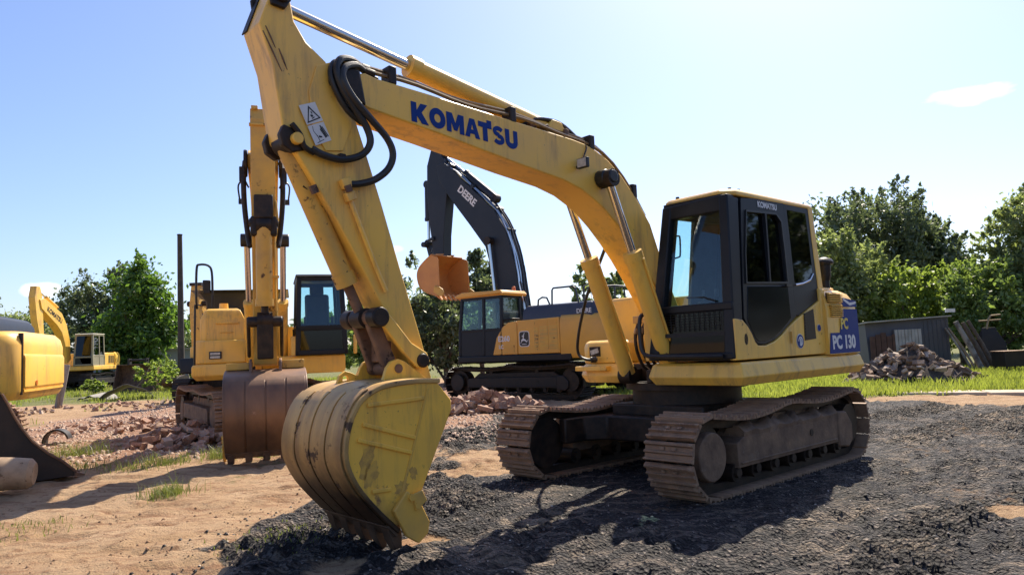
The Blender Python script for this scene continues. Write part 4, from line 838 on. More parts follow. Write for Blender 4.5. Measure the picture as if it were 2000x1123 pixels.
# linkage
for sgn in (-1, 1):
    m = MB(); Lk = [(4.16, 1.735), (4.09, 1.74), (3.98, 1.62), (3.86, 1.48), (3.72, 1.40), (3.69, 1.33), (3.74, 1.275), (3.82, 1.29), (3.95, 1.42), (4.10, 1.60), (4.19, 1.64), (4.20, 1.70)]
    m.prism(Lk, sgn * .165, sgn * .205); m.build('side_link', paint, ex, bevel=.01)
    m = MB(); m.cyl((3.765, sgn * .13, 1.34), (3.765, sgn * .225, 1.34), .055, n=18); m.cyl((4.15, sgn * .13, 1.675), (4.15, sgn * .245, 1.675), .075, n=20); m.build('link_pin', greasy, ex, bevel=.012, each=True)
m = MB()
for sgn in (-1, 1): m.prism([(4.17, 1.70), (4.09, 1.66), (3.93, 1.31), (3.99, 1.25), (4.05, 1.27), (4.19, 1.62)], sgn * .07, sgn * .125)
m.box(3.96, 4.05, -.08, .08, 1.34, 1.50); m.cyl((3.99, -.17, 1.29), (3.99, .17, 1.29), .05); m.cyl((4.15, -.14, 1.675), (4.15, .14, 1.675), .062)
m.build('bucket_link', rust, ex, bevel=.012)
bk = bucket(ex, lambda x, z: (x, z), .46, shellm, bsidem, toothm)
# brown stains where soil has stuck to the side plate
m = MB(); rs = random.Random(4)
for cx_, cz_, rx_, rz_, rot_ in ((4.43, .70, .055, .12, 18), (4.40, .60, .05, .09, 30), (4.16, .47, .06, .05, 0), (4.06, .56, .03, .05, -20)):
    c_, s_ = math.cos(R(rot_)), math.sin(R(rot_)); P_ = []
    for a in np.linspace(0, 2 * math.pi, 22, endpoint=False): q_ = 1 + rs.uniform(-.35, .25); u_, v_ = rx_ * q_ * math.cos(a), rz_ * q_ * math.sin(a); P_.append((cx_ + u_ * c_ - v_ * s_, cz_ + u_ * s_ + v_ * c_))
    m.prism(P_, .459, .4615)
m.build('soil_stain', surf('dried soil', (.44, .25, .065), (.66, .38, .07), 14, .42, .6, .9, bump_s=.5), bk, each=True, smooth=0)
# welded ribs and eyes on the bucket
m = MB()
for sgn in (-1, 1):
    for (x0, z0), (x1, z1) in (((4.46, .935), (4.035, .80)), ((4.50, .835), (4.07, .70)), ((4.42, 1.06), (3.95, 1.075)), ((4.40, .48), (4.25, .475))):
        d = Vector((x1 - x0, z1 - z0)).normalized(); nn = Vector((-d.y, d.x)) * .014
        m.prism([(x0 + nn.x, z0 + nn.y), (x1 + nn.x, z1 + nn.y), (x1 - nn.x, z1 - nn.y), (x0 - nn.x, z0 - nn.y)], sgn * .459, sgn * .476)
m.build('side_rib', bsidem, bk, bevel=.005, each=True)
m = MB()
for sgn in (-1, 1): m.prism([(3.92, 1.14), (3.90, 1.14), (4.20, .28), (4.22, .285)], sgn * .459, sgn * .465)
m.build('weld_seam', worn, bk, each=True)
m = MB()
for sgn in (-1, 1): m.prism([(4.10, .42), (4.02, .44), (3.98, .36), (4.08, .30)], sgn * .50, sgn * .515)
m.build('cutter_bracket', worn, bk, bevel=.006, each=True)
m = MB(); pr = [(4.30 - .0, 1.17), (4.27, 1.25), (4.22, 1.285), (4.17, 1.27), (4.02, 1.20)]; pi_ = [(4.245, 1.21), (4.243, 1.24), (4.22, 1.252), (4.196, 1.24), (4.195, 1.212)]
m.ring(pr, pi_, -.20, -.17, closed=True); m.build('lifting_eye', bsidem, bk, bevel=.004)

# ------------------------------------------------------------------ the other machines
def simple_cab(root, x0, x1, y0, y1, z0, z1, frame, roof_m, lean=.16, door_side=1, sill=.45, taper=.05, gl=None, gld=None, rail=.09):
    """a cab of posts, rails, panes, roof and seat; lean tips the windscreen back"""
    gl = gl or glass; gld = gld or glass_d; h = z1 - z0
    xf = lambda z: x1 - lean * max(0, (z - z0 - h * sill)) / (h * (1 - sill)); ya = lambda z: y0 + taper * (z - z0) / h; yb = lambda z: y1 - taper * (z - z0) / h
    zs = z0 + h * sill; m = MB()
    def bar(a, b, w, d): # square bar between two points
        a, b = Vector(a), Vector(b); t_ = (b - a).normalized(); u = Vector((1, 0, 0)) if abs(t_.x) < .8 else Vector((0, 1, 0)); u = (u - t_ * u.dot(t_)).normalized(); v = t_.cross(u)
        m.loft([[p + u * w / 2 * i + v * d / 2 * j for i, j in ((-1, -1), (1, -1), (1, 1), (-1, 1))] for p in (a, b)])
    zt = z1 - .05; xm = x0 + (x1 - x0) * .42; e = rail / 2
    for f in (ya, yb):
        s = 1 if f is ya else -1
        bar((x1 - e, f(z0) + s * e, z0), (x1 - e, f(zs) + s * e, zs), rail, rail); bar((x1 - e, f(zs) + s * e, zs), (xf(zt) - e, f(zt) + s * e, zt), rail, rail)
        bar((x0 + e, f(z0) + s * e, z0), (x0 + e, f(zt) + s * e, zt), rail, rail); bar((xm, f(z0) + s * e, z0), (xm, f(zt) + s * e, zt), rail, rail * .9)
        bar((x0, f(zt) + s * e, zt - .03), (xf(zt), f(zt) + s * e, zt - .03), rail, rail); bar((x0, f(zs) + s * e, zs), (x1, f(zs) + s * e, zs), rail * .8, rail * .8)
    bar((x1 - e, ya(zs), zs - .05), (x1 - e, yb(zs), zs - .05), rail, rail); bar((xf(zt) - e, ya(zt), zt - .02), (xf(zt) - e, yb(zt), zt - .02), rail, rail * 1.3); bar((x1 - e, ya(z0), z0 + .05), (x1 - e, yb(z0), z0 + .05), rail, rail)
    bar((x0 + e, ya(zt), zt - .02), (x0 + e, yb(zt), zt - .02), rail, rail)
    fr = m.build('cab_frame', frame, root, bevel=.015)
    def pane(vs, mt, nm='window_pane', th=.012):
        a, b, c = Vector(vs[0]), Vector(vs[1]), Vector(vs[2]); nn = (b - a).cross(c - a).normalized() * th
        q = MB(); vv = [Vector(v) for v in vs] + [Vector(v) + nn for v in vs]; q.add(vv, [(0, 1, 2, 3), (7, 6, 5, 4), (0, 1, 5, 4), (1, 2, 6, 5), (2, 3, 7, 6), (3, 0, 4, 7)]); return q.build(nm, mt, fr, smooth=0)
    pane([(x1 - .03, ya(zs) + .05, zs), (x1 - .03, yb(zs) - .05, zs), (xf(zt) - .03, yb(zt) - .05, zt), (xf(zt) - .03, ya(zt) + .05, zt)], gl, 'windscreen')
    pane([(x1 - .03, ya(z0) + .05, z0 + .08), (x1 - .03, yb(z0) - .05, z0 + .08), (x1 - .03, yb(zs) - .05, zs - .06), (x1 - .03, ya(zs) + .05, zs - .06)], gld, 'lower_windscreen')
    pane([(x0 + .03, ya(zs) + .05, zs), (x0 + .03, yb(zs) - .05, zs), (x0 + .03, yb(zt) - .05, zt - .05), (x0 + .03, ya(zt) + .05, zt - .05)], gl, 'rear_window')
    for f in (ya, yb):
        s = 1 if f is ya else -1
        pane([(x0 + .08, f(zs) + s * .03, zs + .03), (xm, f(zs) + s * .03, zs + .03), (xm, f(zt) + s * .03, zt - .05), (x0 + .08, f(zt) + s * .03, zt - .05)], gl)
        pane([(xm, f(zs) + s * .03, zs + .03), (x1 - .06, f(zs) + s * .03, zs + .03), (xf(zt) - .06, f(zt) + s * .03, zt - .05), (xm, f(zt) + s * .03, zt - .05)], gl)
        q = MB(); q.add([(x0 + .02, f(z0) + s * .02, z0), (x1 - .08, f(z0) + s * .02, z0), (x1 - .08, f(zs) + s * .02, zs), (x0 + .02, f(zs) + s * .02, zs), (x0 + .02, f(z0) + s * .05, z0), (x1 - .08, f(z0) + s * .05, z0), (x1 - .08, f(zs) + s * .05, zs), (x0 + .02, f(zs) + s * .05, zs)], [(0, 1, 2, 3), (7, 6, 5, 4), (0, 1, 5, 4), (1, 2, 6, 5), (2, 3, 7, 6), (3, 0, 4, 7)])
        q.build('door' if s * door_side < 0 else 'side_panel', frame, fr)
    q = MB(); q.box(x0, x0 + .05, y0, y1, z0, zs); q.build('rear_panel', frame, fr)
    q = MB(); q.prism([(x0 - .03, z1 - .05), (x0 - .02, z1), (xf(z1) + .0, z1), (xf(z1) + .06, z1 - .05)], ya(z1) - .02, yb(z1) + .02); rf_ = q.build('roof', roof_m, root, bevel=.02)
    q = MB(); q.box(x0 + .05, x1 - .05, y0 + .05, y1 - .05, z0, z0 + .04); q.build('cab_floor', liner, fr)
    ym = (y0 + y1) / 2; xc = x0 + (x1 - x0) * .34
    q = MB(); q.box(xc - .22, xc + .3, ym - .24, ym + .24, z0 + .35, z0 + .52); s_ = q.build('seat', black, root, bevel=.05)
    q = MB(); q.obox((xc - .22, ym, z0 + .88), .14, .48, .72, Matrix.Rotation(R(-8), 3, 'Y')); q.build('seat_back', black, s_, bevel=.05)
    q = MB(); q.obox((xc - .28, ym, z0 + 1.32), .1, .28, .2, Matrix.Rotation(R(-8), 3, 'Y')); q.build('headrest', black, s_, bevel=.04)
    for yy in (y0 + .22, y1 - .22): q = MB(); q.tube([(xc + .3, yy, z0 + .4), (xc + .36, yy, z0 + .75)], .03, 8); q.box(xc - .2, xc + .34, yy - .06, yy + .06, z0 + .2, z0 + .62); q.build('console', liner, s_)
    return fr, rf_
def poly_boom(root, name, top, bot, hw, mat, y=0.0, bev=.012):
    m = MB(); m.prism(list(top) + list(bot), y - hw, y + hw); return m.build(name, mat, root, bevel=bev, smooth=25)
def rounded_cw(root, x0, x1, hw, z0, z1, mat, roundness=.5, name='counterweight', topin=.1):
    def rg(z, ins):
        P = []
        for a in np.linspace(-math.pi / 2, math.pi / 2, 25):
            c, s = math.cos(a), math.sin(a)
            P.append((x0 - (x0 - x1 - ins) * abs(c) ** roundness, (hw - ins) * (1 if s > 0 else -1) * abs(s) ** roundness, z))
        return P
    m = MB(); m.loft([rg(z0, topin * .5), rg(z0 + .05, .02), rg(z0 + .12, 0), rg(z1 - .2, 0), rg(z1 - .08, topin * .3), rg(z1, topin)]); return m.build(name, mat, root, smooth=50)
def bucket_map(pin, scale, rot=0.0, flip=1):
    c, s = math.cos(R(rot)), math.sin(R(rot))
    def fn(x, z): dx, dz = (x - 3.75) * scale * flip, (z - 1.30) * scale; return (pin[0] + dx * c - dz * s, pin[1] + dx * s + dz * c)
    return fn

# --- second yellow machine, facing the camera -----------------------------------
d2 = Vector((-4.93, 14.9, 0)).normalized(); P2 = d2 * 15.7 + Vector((-.08, -.03, 0))
m2 = thing('excavator', 'yellow excavator facing us behind the front bucket, its brown worn bucket resting on rubble', 'excavator', P2, math.atan2(-d2.y, -d2.x))
TU = Matrix.Rotation(R(15), 4, 'Z')
for sgn in (-1, 1): build_track(m2, sgn * 1.12, .58, sgn, TU, xf=1.62, xr=-1.62, rf=.40, rr=.42, zf=.44, zr=.45, sag=.05, nshoe=46, disc=.24)
car_body(m2, TU, .85, .4, .88, .7, 1.12)
lofted([(1.35, .22), (1.35, 1.42), (-2.3, 1.40), (-2.3, -.1), (-.5, -.1), (-.5, .22)], [(1.10, .03), (1.16, 0), (1.42, .0), (1.44, .02)]).build('deck_skirt', paint, m2, bevel=.01)
lofted([(1.2, -.34), (1.2, -1.0), (1.05, -1.32), (-2.3, -1.34), (-2.3, -.11), (-.5, -.11), (-.5, -.34)], [(1.05, .08), (1.14, .0), (1.30, .0), (1.345, .03)]).build('deck_skirt', paint, m2, bevel=.012)
lofted([(1.02, -.36), (1.02, -1.10), (.85, -1.30), (-.1, -1.32), (-.1, -.36)], [(1.345, .05), (1.37, .02), (1.76, .02), (1.79, .04)]).build('storage_box', paint, m2, bevel=.012)
sb = lofted([(.80, -.38), (.80, -1.10), (.70, -1.22), (-1.4, -1.26), (-1.4, -.38)], [(1.79, .02), (2.18, .02), (2.36, .10), (2.40, .16)]).build('tank', paint, m2, bevel=.012)
m = MB(); m.box(.79, .815, -.92, -.50, 2.10, 2.14); m.box(.79, .808, -.84, -.60, 1.93, 1.945); m.build('pressed_handle', paint, sb, bevel=.012)
m = MB(); m.box(1.005, 1.03, -1.02, -.80, 1.44, 1.58); hl = m.build('headlight', black, m2, bevel=.01)
for z in (1.475, 1.54): m = MB(); m.box(1.03, 1.036, -1.0, -.83, z - .022, z + .022); m.build('lens', lens_m, hl)
m = MB(); m.cyl((.3, -.8, 2.40), (.3, -.8, 2.52), .09, .08, 14); m.build('filler_cap', paint, sb)
rounded_cw(m2, -1.5, -2.75, 1.38, 1.12, 2.1, paint)
m = MB(); m.loft(rings([(-.3, -1.15), (-.3, .15), (-2.0, .2), (-2.0, -1.15)][::-1], [(2.1, -.0), (2.6, .02), (2.78, .14), (2.82, .3)])); m.build('engine_hood', dmetal, m2, bevel=.03)
fr2, rf2 = simple_cab(m2, -.15, 1.52, .50, 1.46, 1.44, 2.97, cabm, cabm, lean=.14, sill=.36)
m = MB(); m.box(1.49, 1.53, .56, 1.40, 1.46, 1.52); m.box(1.49, 1.54, .56, 1.40, 1.94, 1.99); m.build('windscreen_rail', cabm, fr2, each=True)
m = MB(); m.box(1.35, 1.50, .42, .52, 1.44, 1.80); m.box(1.35, 1.50, 1.57, 1.63, 1.44, 1.80); m.build('corner_plate', paint, m2, bevel=.02, each=True)
m = MB(); m.tube(catmull([(1.0, -1.22, 2.38), (1.05, -1.23, 2.6), (1.05, -1.22, 3.12), (1.04, -1.17, 3.2), (1.04, -1.02, 3.18), (1.04, -.96, 3.05), (1.04, -.95, 2.62), (1.02, -.95, 2.40)], 5), .022, 8); m.tube([(1.02, -1.27, 1.3), (1.05, -1.25, 2.45), (1.05, -1.14, 2.44)], .02, 8); hr2 = m.build('handrail', black, m2)
m = MB(); m.obox((1.05, -1.05, 2.78), .04, .14, .26, Matrix.Rotation(R(10), 3, 'Z')); m.build('mirror', black, hr2, bevel=.02)
# boom, arm and rams
poly_boom(m2, 'boom', [(4.55, 4.40), (4.3, 4.52), (3.4, 4.66), (2.6, 4.58), (1.9, 4.15), (1.1, 3.05), (.2, 1.75)], [(.5, 1.45), (1.3, 2.5), (2.0, 3.5), (2.6, 3.98), (3.3, 4.12), (4.3, 4.15), (4.5, 4.22)], .215, paint)
arm2 = poly_boom(m2, 'arm', [(4.60, 4.95), (4.90, 4.97), (4.97, 4.80), (4.92, 4.2), (4.88, 3.7), (4.75, 3.2), (4.60, 2.4), (4.46, 1.6), (4.44, 1.32)], [(4.28, 1.30), (4.26, 1.5), (4.28, 2.6), (4.30, 3.6), (4.36, 4.2), (4.5, 4.7)], .165, worn)
m = MB(); m.box(4.9, 5.0, -.18, .18, 4.70, 4.73); m.box(4.85, 4.95, -.15, -.06, 4.95, 5.0); m.box(4.85, 4.95, .06, .15, 4.95, 5.0); m.build('tail_plate', worn, arm2, bevel=.006, each=True)
m = MB(); m.box(4.80, 4.94, -.13, .13, 3.38, 3.72); m.build('cylinder_lug', greasy, arm2, bevel=.02)
m = MB(); m.obox((4.83, 0, 3.28), .14, .36, .28, Matrix.Rotation(R(0), 3, 'Y')); m.cyl((4.83, -.20, 3.33), (4.83, .20, 3.33), .07, n=14); m.build('lug_pin', greasy, arm2, bevel=.03, each=True)
hyd_cylinder(m2, (4.84, 0, 3.3), (4.72, 0, 1.95), .85, .115, .05, worn, rod_m=greasy, name='bucket_cylinder')
m = MB(); m.tube([(4.80, .145, 3.2), (4.74, .145, 2.3), (4.70, .16, 2.0)], .018, 8); m.tube([(4.80, .10, 3.75), (4.86, .17, 3.62), (4.86, .19, 3.35)], .018, 8); m.box(4.72, 4.80, .09, .2, 2.55, 2.58); m.build('arm_line', worn, arm2)
for sgn in (-1, 1):
    m = MB(); m.cyl((4.45, sgn * .22, 4.28), (4.45, sgn * .27, 4.28), .2, n=20); m.tube(catmull([(4.5, sgn * .25, 4.3), (4.62, sgn * .27, 4.0), (4.6, sgn * .26, 3.6), (4.62, sgn * .22, 3.2), (4.7, sgn * .19, 3.0)]), .04, 8); m.obox((4.55, sgn * .29, 4.08), .16, .08, .22, Matrix.Rotation(0, 3, 'Z')); m.build('pivot_hoses', greasy, m2, bevel=.01)
    hyd_cylinder(m2, (.95, sgn * .29, 1.28), (2.75, sgn * .29, 3.40), .54, .085, .05, paint, rod_m=chrome, name='boom_cylinder')
    m = MB(); m.cyl((2.75, sgn * .20, 3.40), (2.75, sgn * .39, 3.40), .11, n=18); m.build('pin_boss', black, m2, bevel=.015)
    m = MB(); m.box(3.05, 3.12, sgn * .30, sgn * .40, 3.95, 4.03); m.tube(catmull([(3.08, sgn * .38, 4.0), (3.1, sgn * .40, 4.25), (3.1, sgn * .31, 4.34), (3.1, sgn * .24, 4.22)]), .014, 6); m.build('work_lamp', black, m2)
m = MB(); m.cyl((4.74, -.24, 1.93), (4.74, .24, 1.93), .075, n=18); m.prism([(4.78, 2.0), (4.68, 2.0), (4.35, 1.5), (4.42, 1.42)], -.25, -.20); m.prism([(4.78, 2.0), (4.68, 2.0), (4.35, 1.5), (4.42, 1.42)], .20, .25); m.prism([(4.82, 1.95), (4.66, 1.95), (4.62, 1.40), (4.78, 1.40)], -.11, .11); m.build('bucket_link', greasy, m2, bevel=.02)
bk2 = bucket(m2, bucket_map((4.40, 1.37), 1.10, -6), .535, rustb, rustb, rust, ears=.20)
m = MB(); m.box(4.42, 4.60, -.53, -.22, 1.26, 1.36); m.box(4.42, 4.60, .22, .53, 1.26, 1.38); m.build('top_plate', worn, bk2, bevel=.01, each=True)

# --- orange machine with a charcoal boom ----------------------------------------
f3 = Vector((-.8, .6, 0)); P3 = Vector((.78, 21.66, 0))
m3 = thing('excavator', 'orange excavator with charcoal boom, arm and an orange bucket raised over its cab', 'excavator', P3, math.atan2(f3.y, f3.x))
for sgn in (-1, 1): build_track(m3, sgn * 1.3, .6, sgn, I4, xf=1.95, xr=-1.95, rf=.42, rr=.44, zf=.48, zr=.49, sag=.05, nshoe=50, disc=.25, rollers=8, ms=greasy, mf=darkb)  # shoe material kept dark to carry the shade under this machine
car_body(m3, I4, 1.0, .45, .98, .75, 1.16)
lofted([(1.95, -1.5), (1.95, 1.5), (-2.0, 1.5), (-2.0, -1.5)], [(1.02, .05), (1.06, 0), (1.22, 0), (1.24, .02)]).build('deck', cabm, m3, bevel=.015)
m = MB(); m.prism([(.62, 1.245), (-.25, 1.245), (-.25, 2.16), (.05, 2.14), (.25, 2.02), (.48, 1.72)], 1.42, 1.5); fd = m.build('side_door', oran, m3, bevel=.02)
m = MB(); m.prism([(-.265, 1.245), (-1.66, 1.245), (-1.66, 2.2), (-.265, 2.17)], 1.42, 1.5); sd2 = m.build('side_door', oran, m3, bevel=.02)
for x0, x1, z0, z1 in ((-1.03, -1.30, 1.35, 1.98), (-1.33, -1.60, 1.35, 1.98), (-.84, -.98, 1.35, 1.95), (-.86, -1.30, 2.02, 2.14), (-1.33, -1.60, 2.02, 2.14), (.2, -.15, 1.30, 1.50)):
    m = MB(); m.box(x1, x0, 1.501, 1.506, z0, z1); g = m.build('grille', worn, m3)
    for j in range(6): z = z0 + (j + .5) * (z1 - z0) / 6; m = MB(); m.box(x1 + .015, x0 - .015, 1.506, 1.511, z - .012, z + .012); m.build('grille_bar', oran, g)
# emblem: rounded black shield, pale rim, a leaping animal
cx, cz = -.50, 1.66
def rrect(w_, h_, r_, k=5): return [(cx + (w_ - r_) * sx_ + r_ * math.cos(a), cz + (h_ - r_) * sz_ + r_ * math.sin(a)) for sx_, sz_, a0 in ((1, 1, 0), (-1, 1, 90), (-1, -1, 180), (1, -1, 270)) for a in np.linspace(R(a0), R(a0 + 90), k)]
m = MB(); m.prism(rrect(.175, .215, .08), 1.501, 1.506); em = m.build('emblem', white, m3, smooth=0)
m = MB(); m.prism(rrect(.155, .195, .068), 1.506, 1.510); m.build('emblem_field', black, em, smooth=0)
m = MB()
def em_p(P): m.prism([(cx - p[0] * .8, cz + p[1] * .8) for p in P], 1.510, 1.513)
em_p([(-.12, -.03), (-.04, .02), (.05, -.02), (.13, -.10), (.10, -.12), (.04, -.07), (-.03, -.06), (-.10, -.08)]); em_p([(-.06, .0), (-.02, .015), (.0, .10), (-.02, .17), (-.05, .12), (-.10, .10), (-.09, .08), (-.05, .07)])
em_p([(-.13, -.03), (-.10, -.02), (-.10, -.10), (-.15, -.15), (-.16, -.13), (-.12, -.09)]); em_p([(.10, -.10), (.13, -.09), (.17, -.04), (.16, -.03)]); em_p([(-.02, .14), (.0, .20), (.03, .21), (.01, .17), (.0, .13)]); em_p([(-.10, -.17), (.10, -.17), (.10, -.19), (-.10, -.19)])
m.build('emblem_figure', white, em, smooth=0)
text('E260', m3, (.42, 1.502, 1.62), (-1, 0, 0), (0, 0, 1), .21, white, bold=.006); text('LC', m3, (.40, 1.502, 1.42), (-1, 0, 0), (0, 0, 1), .14, white, bold=.004)
rounded_cw(m3, -1.68, -3.25, 1.5, 1.10, 2.24, oran, .55)
m = MB(); m.loft(rings(ccw([(-.35, -1.4), (-.35, 1.38), (-2.6, 1.38), (-3.0, .9), (-3.0, -.9), (-2.6, -1.4)]), [(2.16, 0), (2.44, .03), (2.56, .12), (2.58, .2)])); hd = m.build('engine_hood', surf('dark hood paint', (.03, .03, .045), (.045, .045, .06), 2, .4, .7, .4, coat=.2), m3, bevel=.03)
text('DEERE', hd, (-2.15, 1.385, 2.27), (-1, 0, 0), (0, 0, 1), .16, white, bold=.004)
m = MB(); m.box(-1.6, -.1, -1.4, 1.40, 1.24, 2.16); m.box(.3, 1.7, -1.45, -.5, 1.24, 2.1); m.build('inner_body', oran, m3, bevel=.03)
for pts in ([(-.8, 1.2, 2.55), (-.82, 1.2, 2.72), (-.95, 1.2, 2.78), (-1.1, 1.2, 2.76), (-1.2, 1.2, 2.55)], [(-1.3, 1.25, 2.55), (-1.32, 1.25, 2.95), (-1.36, 1.25, 3.0), (-2.0, 1.25, 3.0), (-2.06, 1.25, 2.95), (-2.15, 1.25, 2.55)], [(-2.1, .9, 2.55), (-2.12, .9, 3.0), (-2.2, .8, 3.06), (-2.2, -.2, 3.06), (-2.2, -1.2, 3.06), (-2.2, -1.3, 2.55)], [(-2.2, .9, 2.95), (-3.0, .8, 2.95), (-3.0, -.8, 2.95)], [(-3.0, .8, 2.95), (-3.0, .8, 2.5)]):
    m = MB(); m.tube(pts, .026, 8); m.build('handrail', dmetal, hd)
fr3, rf3 = simple_cab(m3, .28, 1.92, .46, 1.50, 1.24, 2.98, cabm, oran, lean=.1, sill=.42, taper=.07)
m = MB(); m.prism([(.15, 2.98), (.22, 3.07), (1.7, 3.10), (1.95, 3.02), (1.98, 2.95)], .42, 1.52); m.build('roof_guard', oran, rf3, bevel=.02)
m = MB(); m.prism([(.16, 2.99), (.24, 3.075), (.24, 3.0), (.20, 2.93)], .38, 1.55); m.build('roof_lip', oran, rf3)
m = MB(); m.tube([(.45, .62, 3.08), (.45, .62, 3.12), (.45, .62, 3.20), (.45, .62, 3.23)], [.07, .062, .058, .03], 14); m.build('beacon', amber, rf3)
m = MB(); m.obox((.08, 1.25, 2.24), .30, .36, .05, Matrix.Rotation(0, 3, 'Z')); m.build('rear_deck_cap', cabm, m3, bevel=.02)
bt3 = [(3.78, 7.52), (3.49, 7.60), (3.2, 7.38), (2.32, 6.54), (1.43, 5.71), (.99, 4.96), (.70, 3.89), (.55, 2.79), (.42, 2.0)]
bb3 = [(1.0, 1.9), (1.24, 2.6), (1.40, 3.16), (1.66, 3.98), (1.83, 4.60), (2.43, 5.37), (3.25, 6.38), (3.70, 7.05)]
boom3 = poly_boom(m3, 'boom', bt3, bb3, .26, char_b, -.1)
text('DEERE', boom3, (2.9, .165, 6.56), (-.655, 0, -.62), (-.62, 0, .655), .32, white, bold=.012)
arm3 = poly_boom(m3, 'arm', [(3.50, 7.72), (3.75, 8.10), (4.05, 8.15), (4.26, 7.62), (4.30, 6.6), (4.22, 5.6), (4.08, 4.45)], [(3.66, 4.45), (3.62, 5.2), (3.44, 6.4), (3.30, 7.2)], .20, char_b, -.1)
hyd_cylinder(m3, (1.55, -.1, 6.12), (3.62, -.1, 7.86), .58, .13, .06, char_b, name='arm_cylinder')
hyd_cylinder(m3, (4.42, -.1, 7.05), (4.46, -.1, 5.05), .62, .12, .05, char_b, name='bucket_cylinder', base_m=char_b)
for sgn in (-1, 1): hyd_cylinder(m3, (1.25, -.1 + sgn * .38, 1.35), (1.58, -.1 + sgn * .38, 4.75), .5, .12, .055, char_b, name='boom_cylinder')
m = MB(); m.cyl((4.45, -.42, 4.98), (4.45, .22, 4.98), .09, n=16); m.prism([(4.52, 5.05), (4.40, 5.08), (4.02, 5.22), (4.0, 5.08)], .12, .17); m.prism([(4.52, 5.05), (4.40, 5.08), (4.02, 5.22), (4.0, 5.08)], -.37, -.32); m.prism([(4.52, 5.02), (4.38, 5.02), (4.2, 4.45), (4.34, 4.40)], -.22, .02); m.build('bucket_link', char_b, m3, bevel=.015)
bk3 = bucket(m3, bucket_map((3.58, 4.66), 1.25, -30), .74, oran_b, oran_b, oran_b, teeth=7, wear=False, ears=.26)
for y, lift, ph in ((.05, .07, 0), (-.02, .12, .5), (-.2, .08, 1.1), (.12, .05, 1.7)):
    P = [(3.4, y, 7.45 + lift)]
    for a, b_ in zip(bt3[2:-1], bt3[3:]):
        for k in range(4): u = (k + 1) / 4; P.append((a[0] + (b_[0] - a[0]) * u - lift * .8, y + .03 * math.sin(9 * a[1] + ph + 5 * u), a[1] + (b_[1] - a[1]) * u + lift * .6))
    m = MB(); m.tube(P, .028, 6); m.build('boom_line', black if lift > .07 else chrome, boom3)
for k in (2, 3, 4, 5): p = bt3[k]; m = MB(); m.obox((p[0], -.05, p[1] + .05), .16, .4, .14, Matrix.Rotation(R(45 if k < 5 else 70), 3, 'Y')); m.build('line_clamp', char_b, boom3, bevel=.01)
m = MB(); m.tube(catmull([(.52, .18, 3.4), (.38, .2, 2.9), (.30, .2, 2.6), (.36, .2, 2.3)]), .03, 6); m.build('hose', black, boom3)

# --- machine cut by the left edge of the picture ----------------------------------
f4 = Vector((-.86, -.30, 0)).normalized(); P4 = Vector((-9.62, 10.35, 0))
m4 = thing('excavator', 'yellow excavator cut off by the left edge, seen from its rounded rear counterweight', 'excavator', P4, math.atan2(f4.y, f4.x))
for sgn in (-1, 1): build_track(m4, sgn * 1.1, .55, sgn, I4, xf=1.6, xr=-1.6, rf=.38, rr=.40, zf=.43, zr=.44, sag=.05, nshoe=44)
car_body(m4, I4, .8, .4, .8, .65, .98)
lofted([(1.6, -1.35), (1.6, 1.35), (-1.6, 1.35), (-1.6, -1.35)], [(.96, .03), (1.0, 0), (1.14, 0), (1.16, .02)]).build('deck', paint, m4, bevel=.015)
cw4 = rounded_cw(m4, -1.32, -2.62, 1.36, .98, 1.93, paint, .26, topin=.10)
cwp = lambda a, e=.006: (-1.32 - (1.30 + e) * abs(math.cos(a)) ** .26, math.copysign((1.36 + e) * abs(math.sin(a)) ** .26, math.sin(a)))
g0, g1 = cwp(.44, .004), cwp(.49, .004); m = MB(); m.loft([[(g0[0] + .05, g0[1], z), (g0[0], g0[1], z), (g1[0], g1[1], z), (g1[0] + .05, g1[1], z)] for z in (1.05, 1.90)]); m.build('panel_gap', greasy, cw4)
pa = [-1.35, -1.0, -.6, -.3, -.1, -.02, .02, .1, .3, .41]; m = MB(); m.loft([[(cwp(a, e)[0], cwp(a, e)[1], z) for a in pa] + [(cwp(a, -.03)[0], cwp(a, -.03)[1], z) for a in pa[::-1]] for z, e in ((1.13, .004), (1.15, .022), (1.56, .022), (1.61, .004))]); m.build('pressed_panel', paint, cw4, bevel=.01)
for z0, z1, e in ((1.085, 1.12, .012),):
    A_ = [cwp(a, e) for a in pa]; B_ = [cwp(a, -.02) for a in pa]
    m = MB(); m.ring(A_, B_, z0, z1, 'z', closed=False); m.build('panel_ridge', paint if z0 < 1.5 else worn, cw4)
q_ = cwp(.06, .024); m = MB(); m.cyl((q_[0] + .01, q_[1], 1.2), (q_[0] - .012, q_[1], 1.2), .04, n=14); m.build('reflector', amber, cw4)
m = MB(); m.loft([[(p[0] * 1.0, p[1] * 1.004, z) for p in [(-1.36 - 1.265 * abs(math.cos(a)) ** .55, 1.362 * math.copysign(abs(math.sin(a)) ** .55, math.sin(a))) for a in np.linspace(.2, 1.15, 12)]] for z in (1.20, 1.21)]) if False else m.box(-1.33, -1.318, 1.355, 1.368, 1.0, 1.98); m.build('panel_gap', greasy, cw4)
m = MB(); m.box(-1.3, .3, -1.34, 1.34, 1.16, 1.93); sp = m.build('side_panel', paint, m4, bevel=.04)
for z0, z1 in ((1.42, 1.86), (1.16, 1.36)):
    m = MB(); m.box(-1.0, -.2, 1.341, 1.345, z0, z1); g = m.build('grille', greasy, m4)
    for j in range(9): x = -.95 + j * .09; m = MB(); m.box(x, x + .035, 1.345, 1.35, z0, z1); m.build('grille_bar', paint, g)
    for j in range(5): z = z0 + (j + .5) * (z1 - z0) / 5; m = MB(); m.box(-1.0, -.2, 1.3455, 1.3515, z - .016, z + .016); m.build('grille_bar', paint, g)
